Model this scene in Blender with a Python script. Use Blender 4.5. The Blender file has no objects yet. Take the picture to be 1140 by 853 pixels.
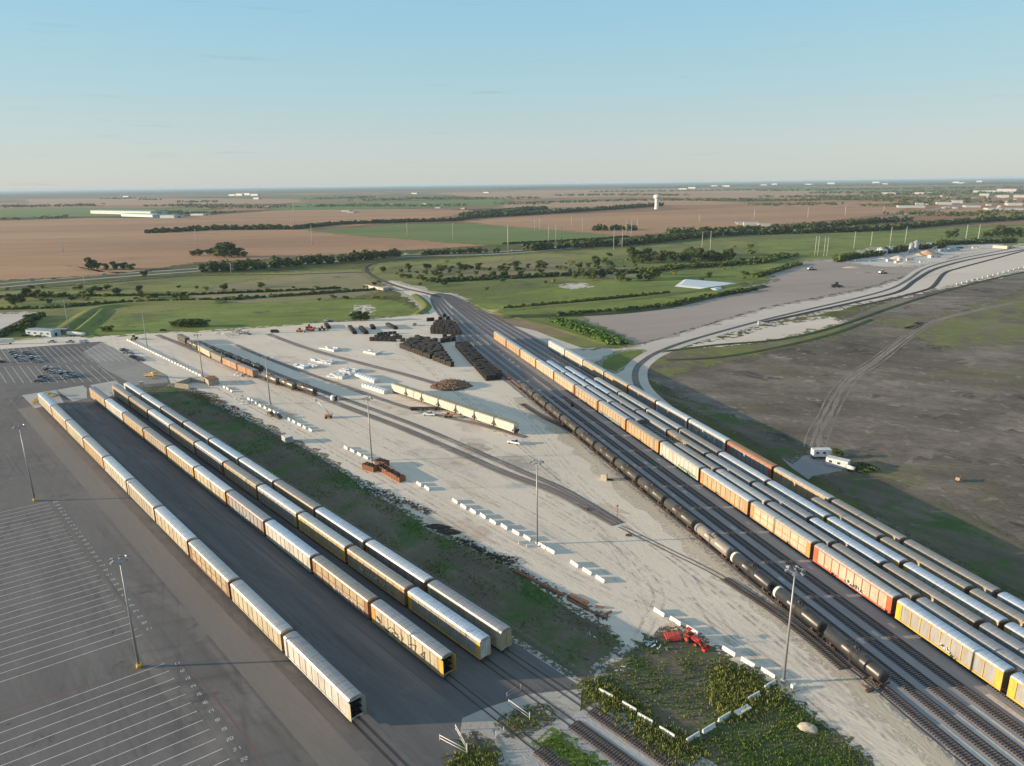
import bpy, bmesh, math, random
from math import radians as R, sin, cos, pi
from mathutils import Matrix, Vector
import numpy as np
random.seed(7)
SC=bpy.context.scene; COL=SC.collection
# ---------------------------------------------------------------- camera
H=100.0; FPX=790.0
ROLL=math.atan(15.3/1140); PITCH=math.atan((426.5-204)/FPX)
cr,sr=cos(-ROLL),sin(-ROLL); cp,sp=cos(PITCH),sin(PITCH)
X0=Vector((1,0,0)); UP0=Vector((0,sp,cp)); FW=Vector((0,cp,-sp))
right=cr*X0+sr*UP0; up=-sr*X0+cr*UP0
cam=bpy.data.cameras.new('camera'); co=bpy.data.objects.new('camera',cam); COL.objects.link(co)
m=Matrix.Identity(4)
for i in range(3):
    m[i][0]=right[i]; m[i][1]=up[i]; m[i][2]=-FW[i]
m[2][3]=H
co.matrix_world=m
cam.sensor_width=36; cam.lens=36*FPX/1140; cam.clip_start=1; cam.clip_end=120000
SC.camera=co
# ---------------------------------------------------------------- light
SUN_EL=9.3; SHADOW_DIR=2.5      # shadows fall towards +x and a little +y
W=bpy.data.worlds.new('World'); SC.world=W; W.use_nodes=True
wn=W.node_tree; bg=wn.nodes['Background']
sky=wn.nodes.new('ShaderNodeTexSky'); sky.sky_type='NISHITA'; sky.sun_disc=False
sky.sun_elevation=R(SUN_EL); sky.sun_rotation=R(-90-SHADOW_DIR); sky.altitude=150
sky.air_density=1.0; sky.dust_density=0.35; sky.ozone_density=1.6
# hazy summer air: the clear-sky model blended with pale haze towards the horizon, brightened overhead out of view as added fill light, a few wisps of cloud
_tc=wn.nodes.new('ShaderNodeTexCoord'); _sx=wn.nodes.new('ShaderNodeSeparateXYZ'); wn.links.new(_tc.outputs['Generated'],_sx.inputs[0])
_rp=wn.nodes.new('ShaderNodeValToRGB'); wn.links.new(_sx.outputs[2],_rp.inputs[0]); _e=_rp.color_ramp.elements
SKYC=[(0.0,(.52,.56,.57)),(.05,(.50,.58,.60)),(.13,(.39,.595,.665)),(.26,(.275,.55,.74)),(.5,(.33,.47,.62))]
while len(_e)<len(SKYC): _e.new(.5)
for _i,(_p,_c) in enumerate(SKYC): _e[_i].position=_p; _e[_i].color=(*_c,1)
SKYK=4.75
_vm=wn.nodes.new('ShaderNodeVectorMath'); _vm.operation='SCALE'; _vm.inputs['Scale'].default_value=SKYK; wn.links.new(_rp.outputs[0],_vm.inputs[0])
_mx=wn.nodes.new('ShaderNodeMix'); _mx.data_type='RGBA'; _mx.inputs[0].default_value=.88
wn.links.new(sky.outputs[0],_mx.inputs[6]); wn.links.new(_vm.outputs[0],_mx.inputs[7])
_mp=wn.nodes.new('ShaderNodeMapping'); _mp.inputs['Scale'].default_value=(4,4,70); _mp.inputs['Location'].default_value=(3.1,1.7,.4); wn.links.new(_tc.outputs['Generated'],_mp.inputs[0])
_nz=wn.nodes.new('ShaderNodeTexNoise'); _nz.inputs['Scale'].default_value=1.6; _nz.inputs['Detail'].default_value=6; _nz.inputs['Roughness'].default_value=.6; wn.links.new(_mp.outputs[0],_nz.inputs['Vector'])
_mr=wn.nodes.new('ShaderNodeMapRange'); _mr.inputs[1].default_value=.63; _mr.inputs[2].default_value=.76; _mr.inputs[4].default_value=.36; wn.links.new(_nz.outputs[0],_mr.inputs[0])
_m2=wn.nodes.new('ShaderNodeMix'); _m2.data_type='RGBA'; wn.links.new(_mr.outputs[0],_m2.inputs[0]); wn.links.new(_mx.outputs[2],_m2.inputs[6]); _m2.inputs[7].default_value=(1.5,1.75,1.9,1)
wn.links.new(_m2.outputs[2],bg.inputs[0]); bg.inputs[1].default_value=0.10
sl=bpy.data.lights.new('sun','SUN'); sl.energy=3.9; sl.angle=R(0.5); sl.color=(1.0,0.78,0.54)
so=bpy.data.objects.new('sun',sl); COL.objects.link(so)
a=R(SHADOW_DIR); d=Vector((cos(a)*cos(R(SUN_EL)),sin(a)*cos(R(SUN_EL)),-sin(R(SUN_EL))))
so.rotation_euler=d.to_track_quat('-Z','Y').to_euler()
so.location=(0,0,300)
SC.view_settings.view_transform='Standard'; SC.view_settings.look='None'; SC.view_settings.gamma=1
SC.view_settings.exposure=1.15
SC.cycles.max_bounces=4; SC.cycles.diffuse_bounces=2; SC.cycles.glossy_bounces=2; SC.cycles.transparent_max_bounces=8
SC.cycles.volume_bounces=0; SC.cycles.use_denoising=True
# ---------------------------------------------------------------- ground mapping (photo point -> point on the ground)
def P(x,y,z=0.0):
    u=x-570; v=426.5-y
    u2=cr*u-sr*v; v2=sr*u+cr*v
    r=(u2, FPX*cp+v2*sp, -FPX*sp+v2*cp)
    t=(H-z)/-r[2]
    return (r[0]*t, r[1]*t)
def PX(pts): return [P(*p) for p in pts]
def Z(ox,oy,s,pts): return [P(ox+x/s,oy+y/s) for x,y in pts]
DL=R(-47.5); LU=(cos(DL),sin(DL)); LN=(-LU[1],LU[0])
def YL(s,n): return (s*LU[0]+n*LN[0], s*LU[1]+n*LN[1])     # loading yard frame
AR=math.atan2(-1,0.3178)
def YR(y,o): return (135.07-0.3178*y+o/0.953, y)            # receiving yard frame
def pole_h(b,t):
    bx,by=P(*b); u=t[0]-570; v=426.5-t[1]
    u2=cr*u-sr*v; v2=sr*u+cr*v
    r=(u2, FPX*cp+v2*sp, -FPX*sp+v2*cp)
    return H+math.hypot(bx,by)/math.hypot(r[0],r[1])*r[2]
# ---------------------------------------------------------------- mesh helpers
class MB:
    def __init__(s): s.v=[]; s.f=[]; s.sm=[]
    def add(s,vs,fs,smooth=False):
        o=len(s.v); s.v+=vs; s.f+=[tuple(i+o for i in f) for f in fs]; s.sm+=[smooth]*len(fs); return s
    def box(s,c,d,rz=0,ry=0,rx=0):
        x,y,z=[q/2 for q in d]
        M=Matrix.Rotation(rz,3,'Z')@Matrix.Rotation(ry,3,'Y')@Matrix.Rotation(rx,3,'X')
        vs=[]
        for k in ((-x,-y,-z),(x,-y,-z),(x,y,-z),(-x,y,-z),(-x,-y,z),(x,-y,z),(x,y,z),(-x,y,z)):
            q=M@Vector(k); vs.append((q.x+c[0],q.y+c[1],q.z+c[2]))
        return s.add(vs,[(0,3,2,1),(4,5,6,7),(0,1,5,4),(1,2,6,5),(2,3,7,6),(3,0,4,7)])
    def tube(s,p,q,r0,r1=None,n=8,cap=True,smooth=True):
        r1=r0 if r1 is None else r1
        p=Vector(p);q=Vector(q);d=(q-p).normalized(); a=d.orthogonal().normalized(); b=d.cross(a)
        vs=[]
        for c,r in ((p,r0),(q,r1)):
            for i in range(n):
                t=2*pi*i/n; w=c+a*(r*cos(t))+b*(r*sin(t)); vs.append(tuple(w))
        s.add(vs,[(i,(i+1)%n,n+(i+1)%n,n+i) for i in range(n)],smooth)
        if cap: o=len(s.v)-2*n; s.f+=[tuple(o+i for i in range(n))[::-1],tuple(o+n+i for i in range(n))]; s.sm+=[False,False]
        return s
    def lathe_x(s,prof,cy,cz,n=20):      # profile (x,r) revolved about a line parallel to x
        vs=[(x,cy+r*cos(2*pi*i/n),cz+r*sin(2*pi*i/n)) for x,r in prof for i in range(n)]
        fs=[(k*n+i,k*n+(i+1)%n,(k+1)*n+(i+1)%n,(k+1)*n+i) for k in range(len(prof)-1) for i in range(n)]
        return s.add(vs,fs,True)
    def lathe_z(s,prof,c=(0,0),n=20,smooth=True):
        vs=[(c[0]+r*cos(2*pi*i/n),c[1]+r*sin(2*pi*i/n),z) for r,z in prof for i in range(n)]
        fs=[(k*n+i,k*n+(i+1)%n,(k+1)*n+(i+1)%n,(k+1)*n+i) for k in range(len(prof)-1) for i in range(n)]
        return s.add(vs,fs,smooth)
    def prism_x(s,sec,x0,x1,x0b=None,cap=True): # section (y,z) extruded along x
        n=len(sec); vs=[(x0,y,z) for y,z in sec]+[(x1,y,z) for y,z in sec]
        fs=[(i,n+i,n+(i+1)%n,(i+1)%n) for i in range(n)]
        if cap: fs+=[tuple(range(n)),tuple(range(n,2*n))[::-1]]
        return s.add(vs,fs)
    def prism_z(s,pts,z0,z1):
        n=len(pts); vs=[(x,y,z0) for x,y in pts]+[(x,y,z1) for x,y in pts]
        return s.add(vs,[(i,(i+1)%n,n+(i+1)%n,n+i) for i in range(n)]+[tuple(range(n))[::-1],tuple(range(n,2*n))])
    def mesh(s,name,mat=None):
        me=bpy.data.meshes.new(name); me.from_pydata(s.v,[],s.f)
        me.polygons.foreach_set('use_smooth',s.sm)
        if mat: me.materials.append(mat)
        me.update(); return me
    def build(s,name,mat=None,parent=None):
        return mk(name,s.mesh(name,mat),parent)
def mk(name,me,parent=None):
    o=bpy.data.objects.new(name,me); COL.objects.link(o)
    if parent: o.parent=parent
    return o
def tag(o,label=None,cat=None,group=None,kind=None):
    if label: o['label']=label
    if cat: o['category']=cat
    if group: o['group']=group
    if kind: o['kind']=kind
    return o
def thing(name,loc,rz=0,label=None,cat=None,group=None,sc=None):
    o=bpy.data.objects.new(name,None); COL.objects.link(o)
    o.location=loc if len(loc)==3 else (loc[0],loc[1],0); o.rotation_euler=(0,0,rz); o.empty_display_size=.3
    if sc: o.scale=sc
    return tag(o,label,cat,group)
def kids(o): return [c for c in COL.objects if c.parent is o]
KC={}
def dup(root,loc,rz=None,label=None,cat=None,group=None,sc=None,colors=None):
    def rec(o,par):
        c=o.copy(); COL.objects.link(c); c.parent=par
        b=o.name.split('.')[0]
        if colors and b in colors: c.color=(*colors[b],1)
        for k in KC.setdefault(o.name,kids(o)): rec(k,c)
        return c
    c=rec(root,None); c.location=loc if len(loc)==3 else (loc[0],loc[1],0)
    if rz is not None: c.rotation_euler=(0,0,rz)
    if sc: c.scale=sc
    tag(c,label,cat,group); return c
# ---------------------------------------------------------------- materials
def nmat(name):
    m=bpy.data.materials.new(name); m.use_nodes=True; nt=m.node_tree
    return m,nt,nt.nodes['Principled BSDF']
def N(nt,t,**k):
    n=nt.nodes.new(t)
    for a_,b_ in k.items():
        if a_.startswith('i_'):
            n.inputs[int(a_[2:]) if a_[2:].isdigit() else a_[2:].replace('_',' ')].default_value=b_
        else: setattr(n,a_,b_)
    return n
def L(nt,a_,b_): nt.links.new(a_,b_)
def mixc(nt,fac,c1,c2,mode='MIX'):
    n=nt.nodes.new('ShaderNodeMix'); n.data_type='RGBA'; n.blend_type=mode
    for s_,v in ((0,fac),(6,c1),(7,c2)):
        if hasattr(v,'is_linked') or isinstance(v,bpy.types.NodeSocket): nt.links.new(v,n.inputs[s_])
        elif s_==0: n.inputs[0].default_value=v
        else: n.inputs[s_].default_value=(*v[:3],1)
    return n.outputs[2]
def noise(nt,vec,scale,detail=4,rough=.6,dist=0):
    n=N(nt,'ShaderNodeTexNoise'); n.inputs['Scale'].default_value=scale; n.inputs['Detail'].default_value=detail
    n.inputs['Roughness'].default_value=rough; n.inputs['Distortion'].default_value=dist
    L(nt,vec,n.inputs['Vector']); return n.outputs['Fac']
def ramp(nt,fac,stops,interp='LINEAR'):
    r=N(nt,'ShaderNodeValToRGB'); r.color_ramp.interpolation=interp
    e=r.color_ramp.elements
    while len(e)<len(stops): e.new(.5)
    for i,(p,c) in enumerate(stops):
        e[i].position=p; e[i].color=(*c,1) if len(c)==3 else c
    L(nt,fac,r.inputs[0]); return r.outputs[0]
def step(nt,fac,a_,b_):
    r=N(nt,'ShaderNodeMapRange'); r.inputs[1].default_value=a_; r.inputs[2].default_value=b_
    L(nt,fac,r.inputs[0]); return r.outputs[0]
def wpos(nt,rot=0,sx=1,sy=1):
    g=N(nt,'ShaderNodeNewGeometry'); mp=N(nt,'ShaderNodeMapping')
    mp.vector_type='TEXTURE' if False else 'POINT'
    r=N(nt,'ShaderNodeVectorRotate'); r.rotation_type='Z_AXIS'; r.inputs['Angle'].default_value=-rot
    L(nt,g.outputs['Position'],r.inputs['Vector']); L(nt,r.outputs[0],mp.inputs[0])
    mp.inputs['Scale'].default_value=(sx,sy,1); return mp.outputs[0]
def gmat(name,stops,big=.02,mid=.15,fine=1.2,rot=0,stretch=1.0,rough=.95,bump=.3,wb=.5,streak=None,spots=None):
    """ground material: three scales of noise through one colour ramp; optional wheel-track streaks and weed spots"""
    m,nt,b=nmat(name); v=wpos(nt,rot,1/stretch,1)
    a_=noise(nt,v,big,3,.55,.4); c=noise(nt,v,mid,4,.6); f=noise(nt,v,fine,3,.7)
    mm=N(nt,'ShaderNodeMath',operation='MULTIPLY'); L(nt,a_,mm.inputs[0]); mm.inputs[1].default_value=wb
    m2=N(nt,'ShaderNodeMath',operation='MULTIPLY_ADD'); L(nt,c,m2.inputs[0]); m2.inputs[1].default_value=(1-wb)*.6; L(nt,mm.outputs[0],m2.inputs[2])
    m3=N(nt,'ShaderNodeMath',operation='MULTIPLY_ADD'); L(nt,f,m3.inputs[0]); m3.inputs[1].default_value=(1-wb)*.4; L(nt,m2.outputs[0],m3.inputs[2])
    s=step(nt,m3.outputs[0],.3,.7)
    col=ramp(nt,s,stops)
    if streak:
        for ang,sc,colr,amt in streak:
            vv=wpos(nt,ang,.012,1); n=noise(nt,vv,sc,3,.6,.3)
            n2=noise(nt,wpos(nt),.02,2)
            k=step(nt,n,.52,.68); k2=step(nt,n2,.4,.6)
            q=N(nt,'ShaderNodeMath',operation='MULTIPLY'); L(nt,k,q.inputs[0]); L(nt,k2,q.inputs[1])
            q2=N(nt,'ShaderNodeMath',operation='MULTIPLY'); L(nt,q.outputs[0],q2.inputs[0]); q2.inputs[1].default_value=amt
            col=mixc(nt,q2.outputs[0],col,colr)
    if spots:
        for sc,lo,hi,colr in spots:
            n=noise(nt,wpos(nt),sc,6,.7,.5); col=mixc(nt,step(nt,n,lo,hi),col,colr)
    L(nt,col,b.inputs['Base Color']); b.inputs['Roughness'].default_value=rough
    b.inputs['Specular IOR Level'].default_value=.25
    if bump:
        bn=N(nt,'ShaderNodeBump'); bn.inputs['Strength'].default_value=bump; bn.inputs['Distance'].default_value=.3
        L(nt,f,bn.inputs['Height']); L(nt,bn.outputs[0],b.inputs['Normal'])
    return m
def smat(name,col,rough=.7,metal=0,dirt=.25,scale=1.0,dirtcol=(.12,.09,.06)):
    """plain painted / raw surface with soiling in object space"""
    m,nt,b=nmat(name); tc=N(nt,'ShaderNodeTexCoord'); oi=N(nt,'ShaderNodeObjectInfo')
    ad=N(nt,'ShaderNodeVectorMath',operation='ADD'); L(nt,tc.outputs['Object'],ad.inputs[0]); 
    mu=N(nt,'ShaderNodeMath',operation='MULTIPLY'); L(nt,oi.outputs['Random'],mu.inputs[0]); mu.inputs[1].default_value=97
    L(nt,mu.outputs[0],ad.inputs[1])
    n=noise(nt,ad.outputs[0],scale,5,.65)
    c=col
    if col is None: c=oi.outputs['Color']
    out=mixc(nt,step_mul(nt,n,.45,.75,dirt),c,dirtcol)
    L(nt,out,b.inputs['Base Color']); b.inputs['Roughness'].default_value=rough; b.inputs['Metallic'].default_value=metal
    return m
def step_mul(nt,fac,a_,b_,k):
    s=step(nt,fac,a_,b_); q=N(nt,'ShaderNodeMath',operation='MULTIPLY'); L(nt,s,q.inputs[0]); q.inputs[1].default_value=k; return q.outputs[0]
# ================================================================ SETTING
def jag(pts,amp=1.0,stepf=.012,smin=.8,seed=1):
    rnd=random.Random(seed); out=[]
    n=len(pts)
    for i in range(n):
        a_=Vector(pts[i]); b_=Vector(pts[(i+1)%n]); l=(b_-a_).length
        if l<1e-3: continue
        dn=Vector((-(b_-a_).y,(b_-a_).x)).normalized()
        dist=max(80,min(((a_+b_)/2).length,a_.length,b_.length)); st=max(smin,dist*stepf); k=max(1,min(400,int(l/st)))
        w=0
        for j in range(k):
            t=j/k; w=w*.7+rnd.uniform(-1,1)*.6
            e=min(1,j/2,(k-j)/2) if k>4 else 0
            q=a_.lerp(b_,t)+dn*w*amp*e*max(1,dist/250)
            out.append((q.x,q.y))
    return out
def sheet(name,pts,mat,z=.004,amp=0,kind='structure',label=None,seed=1,stepf=.012,smin=.8):
    p=jag(pts,amp,stepf,smin,seed) if amp else pts
    o=MB().add([(x,y,z) for x,y in p],[tuple(range(len(p)))])
    nf=1
    if amp and mat.name in FRINGED:
        n=len(p); D=sum(math.hypot(*q) for q in p)/n; rnd=random.Random(seed)
        ar=sum(p[i][0]*p[(i+1)%n][1]-p[(i+1)%n][0]*p[i][1] for i in range(n)); sg=1 if ar>0 else -1
        outp=[]
        for i in range(n):
            a_=Vector(p[i-2]); b_=Vector(p[(i+2)%n]); t_=(b_-a_).normalized() if (b_-a_).length>1e-6 else Vector((1,0)); w=max(1.0,min(60,Vector(p[i]).length*.012))*rnd.uniform(.5,1.5)
            outp.append((p[i][0]+t_.y*sg*w,p[i][1]-t_.x*sg*w))
        o.add([(x,y,z+.0015) for x,y in p]+[(x,y,z+.0015) for x,y in outp],[((i,(i+1)%n,n+(i+1)%n,n+i) if sg<0 else (i,n+i,n+(i+1)%n,(i+1)%n)) for i in range(n)]); nf=n+1
    ob=o.build(name,mat); tag(ob,label=label,kind=kind)
    if nf>1:
        ob.data.materials.append(fringe_mat(mat,D)); mi=[0]+[1]*(nf-1); ob.data.polygons.foreach_set('material_index',mi)
    if ob.data.polygons[0].normal.z<0: ob.data.flip_normals()
    return ob
FRINGED=set(); FM={}
def fringe_mat(mat,D):
    k=(mat.name,D>420)
    if k in FM: return FM[k]
    m=mat.copy(); m.name=mat.name+'_ragged_edge'; nt=m.node_tree; b=nt.nodes['Principled BSDF']; out=[n for n in nt.nodes if n.type=='OUTPUT_MATERIAL'][0]
    tr_=nt.nodes.new('ShaderNodeBsdfTransparent'); mx=nt.nodes.new('ShaderNodeMixShader'); s_=.14 if D>420 else .9
    f=step(nt,noise(nt,wpos(nt),s_,5,.75,.4),.46,.52)
    L(nt,f,mx.inputs[0]); L(nt,tr_.outputs[0],mx.inputs[1]); L(nt,b.outputs[0],mx.inputs[2]); L(nt,mx.outputs[0],out.inputs['Surface'])
    FM[k]=m; return m
def wornmat(name,col,lo=.45,hi=.75,amt=.75,sc=.25):
    m,nt,b=nmat(name); b.inputs['Base Color'].default_value=(*col,1); b.inputs['Roughness'].default_value=.95; out=[n for n in nt.nodes if n.type=='OUTPUT_MATERIAL'][0]
    tr_=nt.nodes.new('ShaderNodeBsdfTransparent'); mx=nt.nodes.new('ShaderNodeMixShader')
    L(nt,step_mul(nt,noise(nt,wpos(nt),sc,5,.7,.3),lo,hi,amt),mx.inputs[0]); L(nt,tr_.outputs[0],mx.inputs[1]); L(nt,b.outputs[0],mx.inputs[2]); L(nt,mx.outputs[0],out.inputs['Surface']); return m
def band(pts,w):      # polyline -> closed ribbon outline ; w may be list
    n=len(pts); l=[];r=[]
    for i in range(n):
        a_=Vector(pts[max(0,i-1)]); b_=Vector(pts[min(n-1,i+1)]); t=(b_-a_).normalized(); q=Vector((-t.y,t.x))
        ww=(w[i] if isinstance(w,(list,tuple)) else w)/2
        p=Vector(pts[i]); l.append(tuple(p+q*ww)); r.append(tuple(p-q*ww))
    return l+r[::-1]
def smooth(pts,k=8):
    out=[]; n=len(pts)
    for i in range(n-1):
        p0,p1,p2,p3=[Vector(pts[max(0,min(n-1,j))]) for j in (i-1,i,i+1,i+2)]
        for j in range(k):
            t=j/k; q=.5*((2*p1)+(p2-p0)*t+(2*p0-5*p1+4*p2-p3)*t*t+(3*p1-p0-3*p2+p3)*t**3); out.append((q.x,q.y))
    out.append(tuple(pts[-1])); return out
def ribbon(name,pts,w,mat,z,kind='structure',label=None,parent=None):
    n=len(pts); q=band(pts,w); l=q[:n]; r=q[n:][::-1]
    mb=MB(); mb.add([(x,y,z) for x,y in l]+[(x,y,z) for x,y in r],[(i,n+i,n+i+1,i+1) for i in range(n-1)])
    ob=mb.build(name,mat,parent); 
    if not parent: tag(ob,label=label,kind=kind)
    if ob.data.polygons[0].normal.z<0: ob.data.flip_normals()
    return ob
# --- base ground with the far patchwork of fields
def base_ground():
    m,nt,b=nmat('ground_soil_and_pasture'); v=wpos(nt)
    n1=noise(nt,v,.006,4,.6,.5); n2=noise(nt,v,.05,5,.7); n3=noise(nt,v,.5,3,.7)
    a_=N(nt,'ShaderNodeMath',operation='MULTIPLY_ADD'); L(nt,n2,a_.inputs[0]); a_.inputs[1].default_value=.6
    h=N(nt,'ShaderNodeMath',operation='MULTIPLY'); L(nt,n1,h.inputs[0]); h.inputs[1].default_value=.4; L(nt,h.outputs[0],a_.inputs[2])
    near=ramp(nt,step(nt,a_.outputs[0],.35,.65),[(0,(.05,.06,.024)),(.4,(.09,.10,.035)),(.7,(.13,.13,.045)),(1,(.19,.16,.08))])
    mp=wpos(nt,R(12),.7,1.0)
    vo=N(nt,'ShaderNodeTexVoronoi'); vo.distance='CHEBYCHEV'; vo.inputs['Scale'].default_value=.00085; vo.inputs['Randomness'].default_value=.85
    L(nt,mp,vo.inputs['Vector']); sp_=N(nt,'ShaderNodeSeparateColor'); L(nt,vo.outputs['Color'],sp_.inputs[0])
    far=ramp(nt,sp_.outputs[0],[(0,(.38,.21,.12)),(.30,(.30,.17,.10)),(.42,(.42,.26,.15)),(.52,(.14,.19,.06)),(.68,(.20,.21,.09)),(.80,(.05,.075,.03)),(.90,(.26,.19,.11))],'CONSTANT')
    nw=noise(nt,wpos(nt,R(5),.35,1.),.0016,6,.65,.3)
    far=mixc(nt,step(nt,nw,.54,.60),far,(.03,.045,.022))
    nf=noise(nt,v,.02,4,.7); far=mixc(nt,step_mul(nt,nf,.4,.7,.4),far,(.13,.1,.06))
    sx=N(nt,'ShaderNodeSeparateXYZ'); g=N(nt,'ShaderNodeNewGeometry'); L(nt,g.outputs['Position'],sx.inputs[0])
    ln=N(nt,'ShaderNodeVectorMath',operation='LENGTH'); L(nt,g.outputs['Position'],ln.inputs[0])
    k=step(nt,ln.outputs['Value'],1650,1700)
    col=mixc(nt,k,near,far)
    kt=step(nt,ln.outputs['Value'],9000,16000); col=mixc(nt,kt,col,(.05,.06,.035))
    L(nt,col,b.inputs['Base Color']); b.inputs['Roughness'].default_value=1; b.inputs['Specular IOR Level'].default_value=.1
    return m
S=60000
tag(MB().add([(-S,-S,0),(S,-S,0),(S,S,0),(-S,S,0)],[(0,1,2,3)]).build('ground',base_ground()),kind='structure')
M_grass=gmat('pasture_grass',[(0,(.075,.095,.026)),(.3,(.125,.145,.036)),(.55,(.19,.20,.052)),(.8,(.27,.245,.078)),(1,(.33,.27,.12))],.008,.06,.8,rot=R(5),stretch=2.5,spots=[(.011,.54,.68,(.085,.095,.032)),(.04,.58,.70,(.06,.075,.024)),(.02,.62,.74,(.28,.22,.12))])
M_lush=gmat('lush_grass',[(0,(.085,.115,.022)),(.5,(.165,.21,.038)),(1,(.25,.275,.065))],.02,.1,.9,rot=R(10),stretch=2,spots=[(.015,.52,.66,(.10,.125,.035)),(.05,.56,.70,(.08,.10,.03)),(.03,.60,.72,(.22,.19,.09))])
M_dry=gmat('dry_grass',[(0,(.14,.13,.06)),(.5,(.23,.20,.095)),(1,(.33,.26,.15))],.012,.08,.8,stretch=2)
M_scrub=gmat('scrubby_dark_grass',[(0,(.025,.04,.014)),(.5,(.05,.07,.022)),(1,(.10,.11,.04))],.03,.15,1.2)
M_crop=gmat('ripe_sorghum_field',[(0,(.26,.145,.078)),(.4,(.36,.20,.108)),(.7,(.43,.245,.13)),(1,(.50,.30,.17))],.004,.03,.3,rot=R(8),stretch=6,wb=.5,bump=.15,spots=[(.008,.56,.72,(.27,.16,.095))])
M_crop2=gmat('stubble_field',[(0,(.30,.18,.11)),(.5,(.40,.245,.14)),(1,(.46,.30,.18))],.002,.02,.3,rot=R(-5),stretch=8,wb=.6,bump=0)
M_green=gmat('green_crop_field',[(0,(.08,.12,.03)),(.5,(.13,.18,.045)),(1,(.19,.22,.07))],.005,.03,.3,rot=R(8),stretch=6)
M_gravel=gmat('pale_limestone_gravel',[(0,(.58,.495,.40)),(.3,(.66,.565,.455)),(.6,(.71,.61,.49)),(1,(.77,.665,.54))],.012,.08,1.6,rot=DL,stretch=3,bump=.35,wb=.45,
   streak=[(DL,.35,(.74,.64,.5),.9),(R(-60),.3,(.44,.41,.365),.5),(R(-38),.35,(.47,.44,.40),.5),(R(-66),.7,(.72,.58,.42),.6),(R(-20),.5,(.50,.465,.415),.4)],spots=[(.03,.50,.74,(.66,.55,.42)),(.05,.66,.88,(.50,.44,.37)),(.4,.70,.84,(.42,.38,.33))])
M_yellowgr=gmat('yellowish_gravel',[(0,(.46,.38,.28)),(.5,(.57,.48,.36)),(1,(.67,.59,.46))],.04,.2,1.6,rot=AR,stretch=3)
M_road=gmat('pale_dirt_road',[(0,(.45,.40,.34)),(.5,(.56,.495,.42)),(1,(.66,.59,.51))],.02,.1,1.,rot=R(30),stretch=4)
M_ballast=gmat('grey_ballast',[(0,(.18,.173,.172)),(.4,(.25,.24,.238)),(.7,(.32,.308,.303)),(1,(.42,.40,.38))],.015,.12,2.5,rot=AR,stretch=9,bump=.5,wb=.4)
M_dkballast=gmat('dark_ballast',[(0,(.055,.045,.042)),(.5,(.10,.085,.08)),(1,(.17,.15,.135))],.03,.3,2.5,rot=DL,stretch=5,bump=.5,wb=.3)
M_brballast=gmat('brown_ballast',[(0,(.13,.105,.095)),(.5,(.19,.16,.145)),(1,(.26,.23,.21))],.03,.3,2.5,rot=AR,stretch=6,bump=.5,wb=.3)
M_asph=gmat('worn_asphalt',[(0,(.095,.087,.083)),(.35,(.125,.115,.109)),(.65,(.155,.142,.134)),(1,(.205,.188,.174))],.014,.10,1.4,rot=DL,stretch=4,rough=.85,bump=.04,wb=.5,
   streak=[(DL,.22,(.21,.19,.17),.8),(R(-32),.18,(.19,.175,.16),.7),(R(17),.3,(.085,.08,.078),.6),(DL,.9,(.075,.07,.068),.6),(R(-65),.5,(.08,.075,.073),.6)],spots=[(.03,.56,.72,(.20,.18,.165)),(.07,.60,.68,(.085,.078,.075)),(.25,.66,.72,(.05,.047,.046)),(.012,.52,.56,(.165,.152,.143))])
M_lane=gmat('dark_asphalt_lane',[(0,(.075,.073,.075)),(.5,(.115,.111,.111)),(1,(.18,.172,.168))],.02,.15,1.4,rot=DL,stretch=8,rough=.85,bump=.05,streak=[(DL,.3,(.20,.19,.18),.8),(DL,.8,(.05,.048,.048),.7),(R(-30),.3,(.16,.15,.145),.6)],spots=[(.05,.58,.75,(.17,.16,.155)),(.2,.66,.72,(.035,.032,.032))])
M_conc=gmat('pale_concrete',[(0,(.34,.32,.29)),(.5,(.42,.40,.365)),(1,(.5,.475,.43))],.05,.2,1.5,rough=.9,bump=.1,spots=[(.15,.6,.75,(.27,.25,.22))])
M_dkfield=gmat('dark_tilled_soil',[(0,(.065,.053,.042)),(.3,(.105,.084,.066)),(.5,(.155,.127,.10)),(.7,(.235,.195,.155)),(1,(.39,.33,.265))],.012,.06,.6,rot=R(-25),stretch=2.2,bump=.8,wb=.38,
   spots=[(.013,.54,.70,(.15,.15,.055)),(.07,.62,.72,(.10,.11,.038)),(.03,.56,.68,(.045,.038,.032)),(.14,.58,.68,(.30,.26,.21))])
M_lot=gmat('compacted_brown_grey_earth',[(0,(.25,.20,.165)),(.4,(.33,.27,.23)),(.7,(.38,.315,.27)),(1,(.45,.38,.32))],.006,.03,.5,rot=R(20),stretch=5,bump=.1,
   streak=[(R(14),.12,(.40,.36,.31),.6)])
M_pad=gmat('beige_caliche_pad',[(0,(.53,.45,.365)),(.5,(.63,.54,.445)),(1,(.71,.62,.52))],.006,.04,.5,rot=R(10),stretch=4,bump=.1)
M_soil=gmat('brown_soil_verge',[(0,(.065,.057,.04)),(.5,(.125,.105,.072)),(1,(.22,.18,.125))],.03,.2,1.2,rot=DL,stretch=3,bump=.6,spots=[(.05,.50,.62,(.06,.11,.025)),(.2,.56,.70,(.075,.12,.03)),(.08,.60,.72,(.20,.165,.12))])
M_dusty=gmat('dusty_track_bed',[(0,(.14,.122,.108)),(.5,(.23,.20,.175)),(1,(.38,.33,.285))],.03,.3,2.5,rot=DL,stretch=6,bump=.5,wb=.3,spots=[(.05,.56,.7,(.42,.37,.31)),(.5,.6,.75,(.45,.40,.34))])
M_yardbed=gmat('yard_track_ballast',[(0,(.13,.122,.12)),(.5,(.19,.18,.177)),(1,(.27,.255,.248))],.02,.2,2.5,rot=AR,stretch=6,bump=.5,wb=.3)
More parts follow.
